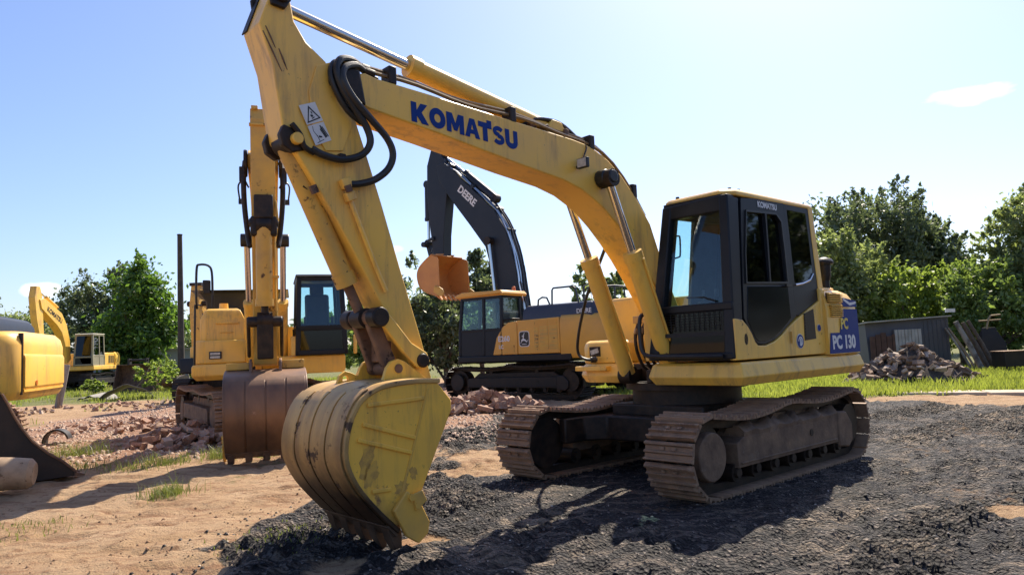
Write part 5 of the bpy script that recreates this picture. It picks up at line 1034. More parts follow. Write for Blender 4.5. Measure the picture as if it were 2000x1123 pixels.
m = MB(); m.loft(rings(ccw([(-.2, -1.1), (-.2, 1.15), (-1.9, 1.15), (-2.2, .8), (-2.2, -1.1)]), [(1.92, 0), (2.06, .02), (2.17, .08), (2.20, .16)])); hd4 = m.build('engine_hood', cabm, m4, bevel=.03)
m = MB(); m.tube(catmull([(-1.5, .7, 2.15), (-1.5, .7, 2.25), (-1.58, .72, 2.36), (-1.74, .76, 2.43)]), [.06] * 19, 12); m.build('exhaust_pipe', greasy, hd4)
simple_cab(m4, .0, 1.6, .35, 1.35, 1.16, 2.95, cabm, paint)
poly_boom(m4, 'boom', [(4.8, 3.4), (2.4, 4.4), (1.7, 4.3), (.3, 1.6)], [(.9, 1.5), (2.2, 3.7), (4.7, 3.0)], .2, paint, -.3); poly_boom(m4, 'arm', [(4.3, 3.9), (4.9, 3.8), (5.6, 1.2)], [(5.3, 1.1), (4.4, 3.1)], .15, paint, -.3)

# --- small far machine on the left ------------------------------------------------
f5 = Vector((.12, -.99, 0)).normalized(); P5 = AT(153, 39.5, .2)
m5 = thing('excavator', 'distant yellow excavator by the round green tree, boom folded down to the left', 'excavator', P5, math.atan2(f5.y, f5.x))
for sgn in (-1, 1): build_track(m5, sgn * 1.1, .55, sgn, I4, xf=1.6, xr=-1.6, rf=.38, rr=.40, zf=.43, zr=.44, sag=.05, nshoe=40, rollers=5, ms=darkb, mf=darkb)
car_body(m5, I4, .8, .4, .85, .65, 1.05)
lofted([(1.5, -1.35), (1.5, 1.35), (-1.6, 1.35), (-1.6, -1.35)], [(1.0, .03), (1.04, 0), (1.22, 0), (1.24, .02)]).build('deck', paint, m5, bevel=.015)
rounded_cw(m5, -1.2, -2.4, 1.35, 1.05, 1.95, paint, .55); m = MB(); m.box(-1.2, .1, -1.3, 1.3, 1.24, 1.9); m.build('side_panel', paint, m5, bevel=.04)
for k in range(3): m = MB(); m.box(-.55 - k * .25, -.40 - k * .25, 1.301, 1.31, 1.35, 1.75); m.build('vent', cabm, m5)
simple_cab(m5, .1, 1.55, .35, 1.33, 1.24, 2.92, surf('dull cab paint', (.30, .27, .17), (.24, .21, .14), 2), surf('cream roof paint', (.6, .56, .42), (.5, .46, .36), 2), lean=.12, sill=.30, gl=glass_d)
b5 = poly_boom(m5, 'boom', [(4.35, 4.52), (3.9, 4.60), (2.2, 3.95), (1.7, 3.4), (1.35, 2.6), (1.2, 1.6)], [(1.6, 1.4), (1.85, 2.4), (2.2, 3.0), (2.7, 3.35), (4.2, 4.1)], .2, paint, -.1)
poly_boom(m5, 'arm', [(4.05, 4.62), (4.25, 5.15), (4.6, 5.15), (4.75, 4.6), (4.55, 3.6), (4.1, 2.3)], [(3.8, 2.3), (3.95, 3.6)], .15, paint, -.1)
text('KOMATSU', b5, (3.72, .105, 4.02), (-1.7, 0, -.68), (-.3, 0, 1), .34, cabm, bold=.01)
hyd_cylinder(m5, (2.3, -.1, 4.25), (4.2, -.1, 4.98), .6, .09, .045, paint, name='arm_cylinder')
bucket(m5, bucket_map((3.95, 2.3), 1.0, 10), .5, darkb, darkb, darkb, wear=False, cutter=False)

# --- machine far behind the second one ---------------------------------------------
P6 = AT(458, 27.0); d6 = Vector((P6.x, P6.y, 0)).normalized()
m6 = thing('excavator', 'farthest excavator half hidden behind the left side of the yellow one, tan boom upright', 'excavator', P6, math.atan2(-d6.y, -d6.x) - R(24))
for sgn in (-1, 1): build_track(m6, sgn * 1.1, .55, sgn, I4, xf=1.6, xr=-1.6, rf=.38, rr=.40, zf=.43, zr=.44, sag=.05, nshoe=40, rollers=5, ms=darkb, mf=darkb)
car_body(m6, I4, .8, .4, .85, .65, 1.05)
lofted([(1.5, -1.35), (1.5, 1.35), (-2.2, 1.35), (-2.2, -1.35)], [(1.0, .03), (1.04, 0), (1.5, 0), (1.54, .02)]).build('deck', cabm, m6, bevel=.015)
m = MB(); m.box(-2.1, .9, -1.3, 1.3, 1.54, 1.95); m.build('side_panel', paint, m6, bevel=.04); m = MB(); m.box(-2.0, .85, -1.25, 1.2, 1.95, 2.25); m.build('engine_hood', dmetal, m6, bevel=.08)
simple_cab(m6, -.4, 1.2, .4, 1.3, 1.54, 2.8, cabm, cabm)
poly_boom(m6, 'boom', [(3.0, 3.6), (2.2, 3.8), (1.4, 3.4), (.4, 1.9)], [(1.0, 1.7), (1.8, 3.0), (2.9, 3.3)], .2, worn, .1); poly_boom(m6, 'arm', [(2.9, 3.95), (3.2, 3.95), (3.35, 3.2), (3.2, 1.9)], [(2.9, 1.9), (2.85, 3.2)], .16, worn, .1)
for y in (-.14, .34): hyd_cylinder(m6, (1.5, y, 1.7), (3.1, y, 3.3), .6, .09, .04, worn, name='boom_cylinder')
m = MB(); m.box(2.95, 3.25, -.1, .3, 3.88, 3.98); m.build('tail_plate', greasy, m6)

# ------------------------------------------------------------------ loose buckets, pipes and sheets
# big loose bucket lying at the left edge
p = G(110, 925); lb = thing('loose_bucket', 'big dark empty excavator bucket lying on the dirt at the left edge', 'bucket', on_ground((-6.22, 9.55)), R(40))
def arcp(c, r, a0, a1, n): return [(c[0] + r * math.cos(R(a)), c[1] + r * math.sin(R(a))) for a in np.linspace(a0, a1, n)]
sh = [(-.42, 1.12), (-.62, 1.17), (-.85, 1.13), (-1.05, .98), (-1.14, .75), (-1.1, .45), (-.92, .2), (-.6, .07), (-.1, .03), (.35, .05)]
inn = [(-.43, 1.085), (-.62, 1.135), (-.83, 1.10), (-1.02, .955), (-1.10, .74), (-1.065, .465), (-.895, .23), (-.59, .105), (-.1, .065), (.35, .075)]
m = MB(); m.ring(sh, inn, -.55, .75, closed=False); lbs = m.build('shell', darkb, lb, bevel=.006, smooth=45)
edge = [(-.42, 1.12), (-.36, 1.0), (-.30, .86), (-.22, .70), (-.10, .52), (.06, .36), (.22, .24), (.36, .10), (.36, .05)]
for y in (-.56, .72): m = MB(); m.prism(sh[:-1] + [(.36, .05)] + edge[::-1][1:], y, y + .035); m.build('side_plate', darkb, lb, bevel=.006)
m = MB(); m.tube([(q[0], -.565, q[1]) for q in edge], .018, 6); m.build('side_rim', rust, lb)
for z, x in ((1.12, -.6), ): m = MB(); m.ring([(-.9, 1.2), (-.5, 1.2), (-.42, 1.13)], [(-.9, 1.17), (-.5, 1.17), (-.45, 1.12)], -.52, -.2, closed=False); m.tube([(-.46, -.58, 1.1), (-.62, -.58, 1.16), (-.9, -.58, 1.1)], .022, 6); m.build('rim_strip', rustb, lb)
for j in range(4): m = MB(); m.loft([[(.34, -.4 + j * .33 + a * .05, .055 + c * .03) for a, c in ((-1, -1), (1, -1), (1, 1), (-1, 1))], [(.48, -.4 + j * .33 + a * .03, .03 + c * .012) for a, c in ((-1, -1), (1, -1), (1, 1), (-1, 1))]]); m.build('tooth', rust, lb)
# open pipe bend in front of it
pb = thing('pipe_bend', 'tan rusty pipe end lying in the shade at the bottom of the big bucket', 'pipe', on_ground((-5.62, 8.35)), R(200))
m = MB(); prof = catmull([(-.1, 0, .22), (.12, 0, .24), (.32, 0, .24), (.55, .05, .22), (.8, .12, .18)], 5); n_ = len(prof)
m.tube(prof, [.17 + .05 * (k / n_) for k in range(n_)], 20); tanp = surf('tan dusty steel', (.40, .27, .16), (.24, .155, .09), 5, .4, .65, .7, spots=(.12, .07, .04), spot_lo=.62); pm = m.build('pipe_wall', tanp, pb)
m = MB(); q = prof[-1]; q2 = prof[-2]; dd = (q - q2).normalized(); m.cyl(q + dd * .001, q + dd * .006, .185, n=20); m.build('pipe_mouth', greasy, pb)
m = MB(); q = prof[0]; dd = (prof[0] - prof[1]).normalized(); m.tube([q, q + dd * .05], [.17, .12], 20); m.build('pipe_cap', tanp, pb)
# half buried tread mat behind
rb = thing('scrap_roll', 'dark curled scrap sheet behind the big loose bucket', 'scrap', on_ground(G(112, 868)), R(15))
m = MB(); A_ = arcp((0, .05), .22, 10, 200, 14); B_ = arcp((0, .05), .19, 10, 200, 14); m.ring(A_, B_, -.12, .12, closed=False); m.build('sheet', darkb, rb)
# leaning weathered board by the counterweight
q = AT(119, 26.0); wb = thing('plank', 'grey weathered board leaning upright beside the counterweight at left', 'board', on_ground(q), R(20))
m = MB(); m.obox((0, 0, .75), .24, .06, 1.55, Matrix.Rotation(R(9), 3, 'Y')); m.build('board', concrete, wb, bevel=.01); m = MB(); m.obox((-.06, -.06, .75), .07, .05, 1.5, Matrix.Rotation(R(4), 3, 'Y')); m.build('batten', wood, wb)
# dark digging bucket under the round tree
tb = thing('loose_bucket', 'rust brown wide bucket standing upright under the round green tree', 'bucket', on_ground(AT(262, 34.5)), R(-92))
m = MB(); prof = [(-.15, 1.28), (-.35, 1.25), (-.6, 1.0), (-.68, .6), (-.5, .22), (-.1, .02), (.2, .0)]; inn = [(-.15, 1.24), (-.33, 1.21), (-.55, .98), (-.63, .6), (-.46, .25), (-.1, .06), (.2, .03)]
m.ring(prof, inn, -1.0, 1.0, closed=False); m.build('shell', rust, tb, smooth=45)
for y in (-1.01, .97): m = MB(); m.prism(prof + [(.05, .6)], y, y + .04); m.build('side_plate', rust, tb)
m = MB(); m.box(-.35, -.1, -.45, -.38, 1.24, 1.55); m.box(-.35, -.1, .38, .45, 1.24, 1.55); m.cyl((-.22, -.5, 1.46), (-.22, .5, 1.46), .05); m.build('hinge_ear', darkb, tb)
m = MB(); m.tube([(.42, .9, 1.1), (.5, .6, .5), (.62, .2, .02)], .025, 6); m.build('rod', wood, tb)
# curled asbestos sheets
def curled_sheet(label, c, rz, L, W, amp, tilt):
    o = thing('corrugated_sheet', label, 'sheet', on_ground(c, .02), rz); A_, B_ = [], []
    for k in range(17): u = k / 16; A_.append((-L / 2 + L * u, .06 + amp * math.sin(u * math.pi * 1.15) + .03 * math.sin(u * 19)))
    B_ = [(p[0], p[1] - .02) for p in A_]
    m = MB(); m.ring(A_, B_, -W / 2, W / 2, closed=False); m.build('sheet', concrete, o, T=Matrix.Rotation(R(tilt), 4, 'X')); return o
curled_sheet('long bowed grey sheet lying in the grass near the wide bucket', AT(256, 29.5), R(20), 2.2, 1.0, .46, -8)
curled_sheet('short flat grey sheet left of the bowed one', AT(192, 30.0), R(-8), 1.3, .9, .14, 5)
lg = thing('log', 'short pale tan log with its round cut end facing us', 'log', on_ground(AT(356, 33.5)), R(-62))
m = MB(); m.tube([(0, 0, .34), (-.6, 0, .34), (-1.4, .02, .34)], [.37, .365, .34], 20); lgb = m.build('log_body', birch, lg); m = MB(); m.cyl((.001, 0, .34), (.012, 0, .34), .355, n=20); m.build('cut_end', wood, lg)
lg2 = thing('log', 'darker reddish log lying behind the pale one', 'log', on_ground(AT(341, 34.6)), R(-20)); m = MB(); m.tube([(-.6, 0, .38), (.5, 0, .38)], [.30, .29], 16); m.build('log_body', rustb, lg2)
st_ = thing('stick', 'thin pale stake leaning in the grass beside the pole', 'stake', on_ground(AT(374, 31)), 0); m = MB(); m.tube([(0, 0, 0), (-.32, 0, 1.25)], .03, 6); m.build('stake', birch, st_)

# ------------------------------------------------------------------ utility pole, wall, shed
up_ = thing('utility_pole', 'tall plain dark pole standing right of the round green tree', 'pole', on_ground(AT(351, 36.0)), 0)
m = MB(); m.tube([(0, 0, -.2), (-.02, 0, 3), (-.06, 0, 7.55)], [.17, .15, .115], 14); m.build('shaft', pole_m, up_); m = MB(); m.cyl((-.06, 0, 7.55), (-.06, 0, 7.6), .13, n=14); m.build('cap', greasy, up_)
wl_ = thing('wall', 'long low pale wall seen behind the round green tree', 'wall', on_ground(AT(275, 48.0)), R(6))
m = MB(); m.box(-4.6, 4.2, -.12, .12, 0, 2.0); m.build('wall_face', wall_m, wl_); m = MB(); m.box(-4.7, 4.3, -.2, .2, 2.0, 2.14); m.build('coping', concrete, wl_, bevel=.01)
shd = thing('shed', 'grey sheet metal shed behind the brick pile with a pale board window', 'shed', on_ground(AT(1846, 25.0)), R(0))
sx_, sw = -2.75, 0
f = lambda x: 1.86 + .10 * (x / 2.75)
m = MB(); m.add([(-2.75, 0, 0), (0, 0, 0), (0, 0, f(0)), (-2.75, .2, f(-2.75)), (-2.5, 3, 0), (.9, 2.6, 0), (.9, 2.6, 1.72), (-2.5, 3, 1.58)], [(0, 1, 2, 3), (1, 5, 6, 2), (5, 4, 7, 6), (4, 0, 3, 7)]); wsd = m.build('wall', shed_m, shd, smooth=0)
m = MB(); m.add([(-2.85, -.10, 1.77), (.08, -.10, 1.88), (1.0, 2.8, 1.76), (-2.6, 3.2, 1.60), (-2.85, -.10, 1.81), (.08, -.10, 1.92), (1.0, 2.8, 1.80), (-2.6, 3.2, 1.64)], [(0, 1, 2, 3), (4, 5, 6, 7), (0, 1, 5, 4), (1, 2, 6, 5), (2, 3, 7, 6), (3, 0, 4, 7)]); m.build('roof', shed_w, shd, smooth=0)
m = MB(); m.box(-1.9, -.95, -.03, .0, .7, 1.52); wf = m.build('window_frame', shed_m, shd)
for k in range(8): x = -1.87 + k * .113; m = MB(); m.box(x, x + .10, -.06 - .012 * (k % 2), -.028, .62 + .01 * (k % 3), 1.50); m.build('board', shed_w, wf, bevel=.004)
for k in range(5): x = -2.72 + k * .19; m = MB(); m.box(x, x + .17, -.05, -.015, 0, 1.30 + .06 * ((k * 7) % 3)); m.build('plank', shed_r, shd)
for k in range(6): x = -.85 + k * .15; m = MB(); m.box(x, x + .012, -.012, .0, 0, 1.8); m.build('seam', shed_m, wsd)
m = MB(); m.box(-.1, .22, -.1, -.05, 2.02, 2.14); m.build('roof_tin', white, shd)
# poles leaning on the shed's end
k = 0
for (px0, y0, px1, y1), r_, mt, lab in (((1846, 640, 1902, 727), .045, birch, 'thinnest pale pole leaning beside the shed, leftmost of the leaning poles'), ((1852, 640, 1910, 727), .04, wood, 'second thin pole leaning beside the shed wall'), ((1866, 628, 1921, 727), .10, birch, 'thick peeled pale pole with dark patches leaning by the shed'), ((1880, 630, 1934, 722), .085, bark, 'dark barked pole leaning right of the thick peeled one'), ((1890, 626, 1946, 716), .07, bark, 'rightmost dark pole leaning near the rusty stove')):
    dst = 24.6; a = ray(px0, y0); a = Vector((0, 0, CAM_H)) + a * ((dst + .3) / a.y); b_ = ray(px1, y1); b_ = Vector((0, 0, CAM_H)) + b_ * (dst / b_.y); b_.z = 0
    o = thing('leaning_pole', lab, 'pole', b_, 0); m = MB(); v = a - b_; m.tube([(0, 0, -.03), tuple(v * .5 + Vector((.02, 0, .02))), tuple(v)], [r_, r_ * .93, r_ * .8], 10); m.build('pole', mt, o); k += 1
brz = thing('brazier', 'dark rusty metal stove box on legs at the far right', 'stove', on_ground(AT(1960, 23.4)), R(4))
m = MB(); m.box(-.40, .40, -.3, .3, .22, .68); bz = m.build('fire_box', darkb, brz, bevel=.01); m = MB(); m.box(-.43, .42, -.32, .32, .68, .71); m.build('lid', rustb, brz)
for x in (-.33, .33):
    for y in (-.24, .24): m = MB(); m.box(x - .025, x + .025, y - .025, y + .025, 0, .22); m.build('leg', darkb, brz)
vl = thing('scrap_pump', 'black rusted scrap machine with pipe handle between poles and stove', 'scrap', on_ground(AT(1925, 25.4)), R(0))
m = MB(); m.loft(rings(ccw([(-.5, -.25), (.45, -.25), (.45, .25), (-.5, .25)]), [(0, 0), (.9, .05), (1.35, .22), (1.45, .24)])); m.build('body', darkb, vl, bevel=.03); m = MB(); m.tube([(-.1, 0, 1.4), (.0, 0, 1.75), (.1, 0, 1.85), (.42, 0, 1.87)], .035, 8); m.tube([(-.35, 0, 1.68), (.42, 0, 1.70)], .03, 8); m.build('handle', pipe_m, vl)

# ------------------------------------------------------------------ bricks and rubble
def chunk_mesh(name, L, W, H, jit, mat, seed):
    rr = random.Random(seed); bm = bmesh.new(); bmesh.ops.create_cube(bm, size=1)
    bmesh.ops.scale(bm, vec=(L, W, H), verts=bm.verts)
    if jit > .1: bmesh.ops.subdivide_edges(bm, edges=[e for e in bm.edges][:5], cuts=1)
    for v_ in bm.verts: v_.co += Vector((rr.uniform(-1, 1) * L, rr.uniform(-1, 1) * W, rr.uniform(-1, 1) * H)) * jit
    bmesh.ops.triangulate(bm, faces=[f_ for f_ in bm.faces if len(f_.verts) > 4])
    me = bpy.data.meshes.new(name); bm.to_mesh(me); bm.free(); me.materials.append(mat); return me
bricks = [chunk_mesh('brick', .25, .12, .06, .03, obrick_m, s) for s in range(3)] + [chunk_mesh('brick', .17, .12, .06, .10, obrick_m, s) for s in range(3, 6)]
chunks = [chunk_mesh('brick_chunk', .20, .14, .11, .17, brick_m, s) for s in range(10, 15)] + [chunk_mesh('brick_chunk', .24, .115, .065, .05, brick_m, s) for s in range(15, 18)]
def pile(root, meshes, n, rx, ry, h, name, scale=(.8, 1.25), power=1.0, seed=1, flat=False, bias=None):
    rr = random.Random(seed)
    for i in range(n):
        while True:
            x, y = rr.uniform(-1, 1), rr.uniform(-1, 1); r2 = x * x + y * y
            if r2 < 1 and rr.random() < (1 - r2 * .5): break
        z = h * max(0, 1 - math.sqrt(r2)) ** power + rr.uniform(-.04, .03)
        o = bpy.data.objects.new(name, rr.choice(meshes)); COL.objects.link(o); o.parent = root
        wx, wy = x * rx, y * ry; wp = root.location + Vector((wx, wy, 0)); g = hz(wp.x, wp.y) - root.location.z if n < 500 else 0
        o.location = (wx, wy, max(.02, z) + g + .02); o.rotation_euler = (rr.gauss(0, .5), rr.gauss(0, .5), rr.uniform(0, 6.28)); s = rr.uniform(*scale); o.scale = (s, s, s)
bp = thing('brick_pile', 'heap of old sooty bricks in front of the grey shed', 'brick pile', on_ground(AT(1765, 20.9)), 0)
mm = MB(); rg_ = []
for k in range(8):
    u = k / 7; rg_.append([(1.85 * (1 - u * .95) * math.cos(a), 1.2 * (1 - u * .95) * math.sin(a), 1.0 * u - .05 + .05 * math.sin(5 * a + k)) for a in np.linspace(0, 2 * math.pi, 24, endpoint=False)])
mm.loft(rg_); core = mm.build('rubble_core', surf('brick dust', (.06, .045, .036), (.10, .075, .06), 5, .4, .6, .95, bump_s=.8, bump_d=.03), bp); core['kind'] = 'stuff'
pile(bp, bricks, 290, 1.9, 1.25, 1.07, 'brick', (.9, 1.3), .95, 3)
h1 = thing('rubble_heap', 'pink brick rubble heaped beside the brown worn bucket', 'rubble heap', on_ground(G(372, 868)), 0); pile(h1, chunks, 130, 1.05, .75, .34, 'brick_chunk', (.5, 1.0), 1.0, 5)
h2 = thing('rubble_heap', 'row of pink brick rubble in front of the orange machine', 'rubble heap', on_ground(G(945, 806)), R(-4)); pile(h2, chunks, 130, 1.3, .6, .40, 'brick_chunk', (.8, 1.5), .9, 6)
h3 = thing('rubble_heap', 'loose brick rubble spread out on reddish dirt left of the heap', 'rubble heap', on_ground(G(285, 832)), R(10)); pile(h3, chunks, 150, 2.0, 1.6, .12, 'brick_chunk', (.35, .9), 1.0, 8)
h4 = thing('rubble_heap', 'thin scatter of brick bits on the red dirt near the grass', 'rubble heap', on_ground(G(230, 795)), 0); pile(h4, chunks, 110, 3.8, 2.6, .06, 'brick_chunk', (.3, .8), 1.0, 9)
h5 = thing('rubble_heap', 'dark debris heap seen between the arm and the second machine', 'rubble heap', on_ground(AT(700, 20.5)), 0); pile(h5, chunks, 90, 1.5, .9, .75, 'brick_chunk', (.9, 1.7), .9, 11)
pk = thing('plank', 'pale plank lying across the debris behind the front bucket', 'plank', on_ground(AT(668, 17.4), .55), R(6)); m = MB(); m.box(-.62, .62, -.12, .12, .0, .07); m.build('board', wood, pk, bevel=.006); m = MB(); m.box(-.35, .55, -.15, .15, -.55, .0); m.build('support_block', concrete, pk)

# pebbles: chips of millings, clods on the dirt
def pebbles(name, n, xr, yr, size, mat, keep, seed, lift=.3, flat=.75):
    r_ = np.random.default_rng(seed); y = yr[0] * (yr[1] / yr[0]) ** r_.random(n); x = xr[0] + (xr[1] - xr[0]) * r_.random(n)
    k = keep(x, y, r_); x, y = x[k], y[k]; n = len(x); z = height(x, y)
    s = size[0] * (size[1] / size[0]) ** r_.random(n)
    base = np.array([(1, 0, -.3), (-.5, .87, -.3), (-.5, -.87, -.3), (.3, .3, .7), (-.6, .1, .5), (.2, -.6, .5)], float)
    V = base[None] * (1 + .5 * (r_.random((n, 6, 3)) - .5)) * s[:, None, None]; V[:, :, 2] *= flat
    a = r_.random(n) * 6.28; c_, s_ = np.cos(a), np.sin(a); vx = V[:, :, 0] * c_[:, None] - V[:, :, 1] * s_[:, None]; vy = V[:, :, 0] * s_[:, None] + V[:, :, 1] * c_[:, None]
    V = np.stack([vx + x[:, None], vy + y[:, None], V[:, :, 2] + (z + s * lift)[:, None]], -1).reshape(-1, 3)
    Fb = np.array([(0, 1, 3), (1, 4, 3), (1, 2, 4), (2, 5, 4), (2, 0, 5), (0, 3, 5), (3, 4, 5)])
    Fs = (Fb[None] + (np.arange(n) * 6)[:, None, None]).reshape(-1, 3)
    o = raw(name, V, Fs, mat); o['kind'] = 'stuff'; return o
chip_m, t, b = new_mat('millings chips'); v = N(t, 'NewGeometry').outputs['Position']; wn = N(t, 'TexVoronoi', Scale=22); t.links.new(v, wn.inputs['Vector']); sc_ = N(t, 'SeparateColor'); t.links.new(wn.outputs['Color'], sc_.inputs[0])
cr = N(t, 'ValToRGB'); cr.color_ramp.elements[0].color = (.008, .007, .008, 1); cr.color_ramp.elements[1].color = (.52, .45, .38, 1)
for p_, c_ in ((.72, (.022, .019, .019, 1)), (.90, (.12, .098, .085, 1))): e = cr.color_ramp.elements.new(p_); e.color = c_
b.inputs['Specular IOR Level'].default_value = .3
t.links.new(sc_.outputs[0], cr.inputs[0]); t.links.new(cr.outputs[0], b.inputs['Base Color']); b.inputs['Roughness'].default_value = .65
clod_m = surf('earth clods', (.30, .18, .10), (.20, .12, .07), 8, .4, .6, .95, bump_s=.5)
def in_mill(x, y, r_): return masks(x, y)[0] > .35 + .5 * r_.random(len(x))
pebbles('gravel', 24000, (-4.5, 9.5), (3.9, 15.5), (.004, .015), chip_m, in_mill, 21, .25, .5)
pebbles('gravel_stones', 900, (-4.5, 9.5), (3.9, 16), (.012, .028), chip_m, in_mill, 22, .2, .45)
pebbles('dirt_clods', 6000, (-9, 1), (3.9, 15), (.004, .02), clod_m, lambda x, y, r_: (masks(x, y)[0] < .2) & (fbm(x * 1.3, y * 1.3, 91) > .42 + .2 * r_.random(len(x))), 23)
pebbles('dark_clods', 1500, (-6, -1), (4.2, 9), (.006, .022), chip_m, lambda x, y, r_: np.abs(poly_sd(x, y, MILL) + .1) < .35 * r_.random(len(x)) ** 1.0, 24)
pebbles('brick_grit', 16000, (-12, 0), (9, 24), (.012, .05), brick_m, lambda x, y, r_: masks(x, y)[1] > .3 + .6 * r_.random(len(x)), 25)

# ------------------------------------------------------------------ grass and weeds
def blades(name, x, y, hmin, hmax, mat, wd=.012, seed=1, lean=.45, kind='stuff', parent=None, z=None, tall=None):
    r_ = np.random.default_rng(seed); n = len(x); z = height(x, y) if z is None else z
    h = hmin + (hmax - hmin) * r_.random(n) ** 1.6; a = r_.random(n) * 6.28; b_ = r_.random(n) * 6.28; l = lean * h * (.3 + r_.random(n))
    wx, wy = np.cos(a) * wd, np.sin(a) * wd; lx, ly = np.cos(b_) * l, np.sin(b_) * l
    V = np.stack([np.stack([x - wx, y - wy, z - .01], -1), np.stack([x + wx, y + wy, z - .01], -1), np.stack([x + wx * .7 + lx * .35, y + wy * .7 + ly * .35, z + h * .6], -1), np.stack([x + lx, y + ly, z + h], -1), np.stack([x - wx * .7 + lx * .35, y - wy * .7 + ly * .35, z + h * .6], -1)], 1).reshape(-1, 3)
    Fb = np.array([(0, 1, 2), (0, 2, 4), (4, 2, 3)]); Fs = (Fb[None] + (np.arange(n) * 5)[:, None, None]).reshape(-1, 3)
    o = raw(name, V, Fs, mat, parent)
    if kind: o['kind'] = kind
    return o
def scatter(n, xr, yr, keep, seed):
    r_ = np.random.default_rng(seed); x = xr[0] + (xr[1] - xr[0]) * r_.random(n); y = yr[0] + (yr[1] - yr[0]) * r_.random(n); k = keep(x, y, r_); return x[k], y[k]
x, y = scatter(110000, (1, 24), (16.0, 27.5), lambda x, y, r_: (masks(x, y)[2] > .3 + .6 * r_.random(len(x))) & (x < y * .82) & (fbm(x * .7, y * .7, 33) > .33 + .15 * r_.random(len(x))), 1)
blades('grass', x, y, .06, .24, grass_m, .014, 2)
x, y = scatter(90000, (-30, -4), (14.0, 40), lambda x, y, r_: (masks(x, y)[2] > .35 + .6 * r_.random(len(x))) & (x > -y * .85) & (fbm(x * .6, y * .6, 34) > .40 + .2 * r_.random(len(x))), 3)
blades('grass', x, y, .05, .22, grass_m, .012, 4)
def weed(label, c, n, rad, h, seed, mat=None, wd=.008, cat='weed'):
    r_ = np.random.default_rng(seed); x = c[0] + r_.normal(0, rad, n); y = c[1] + r_.normal(0, rad, n)
    o = blades('weed', x, y, h * .3, h, mat or weed_m, wd * .5, seed, .8, None); tag(o, label, cat); return o
weed('sparse tuft of dry weed alone on the tan dirt', G(328, 968), 420, .13, .17, 1)
o = weed('tall thin weed stalk rising from the tuft on tan dirt', G(339, 955), 5, .03, .5, 2)
weed('green weeds growing behind the big loose bucket', G(150, 888), 380, .24, .30, 3)
weed('weeds in front of the pink rubble heap', G(318, 905), 380, .22, .18, 4)
weed('weeds growing at the left foot of the brown worn bucket', G(438, 895), 420, .16, .22, 5)
weed('weeds growing under the teeth of the brown worn bucket', G(505, 888), 520, .26, .16, 6)
weed('dry weeds along the shadow edge left of the rubble', G(265, 918), 160, .2, .12, 7)
weed('weeds at the mouth of the big loose bucket', G(185, 912), 200, .25, .2, 8)
weed('low dry tuft near the bottom left corner', G(60, 1030), 160, .2, .07, 9)
weed('grass tuft on the gravel left of the bucket teeth', G(560, 1065), 260, .22, .04, 10)

# ------------------------------------------------------------------ trees and shrubs
def leaf_cloud(centers, radii, per, size, r_, droop=.2):
    n = len(centers) * per
    c = np.repeat(centers, per, 0); rad = np.repeat(radii, per)
    d = r_.normal(size=(n, 3)); d /= np.linalg.norm(d, axis=1)[:, None]; rr = rad * np.abs(r_.normal(0, .62, n))
    p = c + d * rr[:, None] * np.array([1, 1, .8])
    u = r_.normal(size=(n, 3)); u /= np.linalg.norm(u, axis=1)[:, None]; w_ = r_.normal(size=(n, 3)) + d * .6; w_ -= u * (u * w_).sum(1)[:, None]; w_ /= np.linalg.norm(w_, axis=1)[:, None]
    s = size * (.6 + .8 * r_.random(n)); u *= s[:, None]; w_ *= (s * .55)[:, None]
    V = np.stack([p - u, p + w_ * .9 - u * .1, p + u, p - w_ * .9 + u * .1], 1).reshape(-1, 3)
    return V, np.arange(n * 4).reshape(-1, 4)
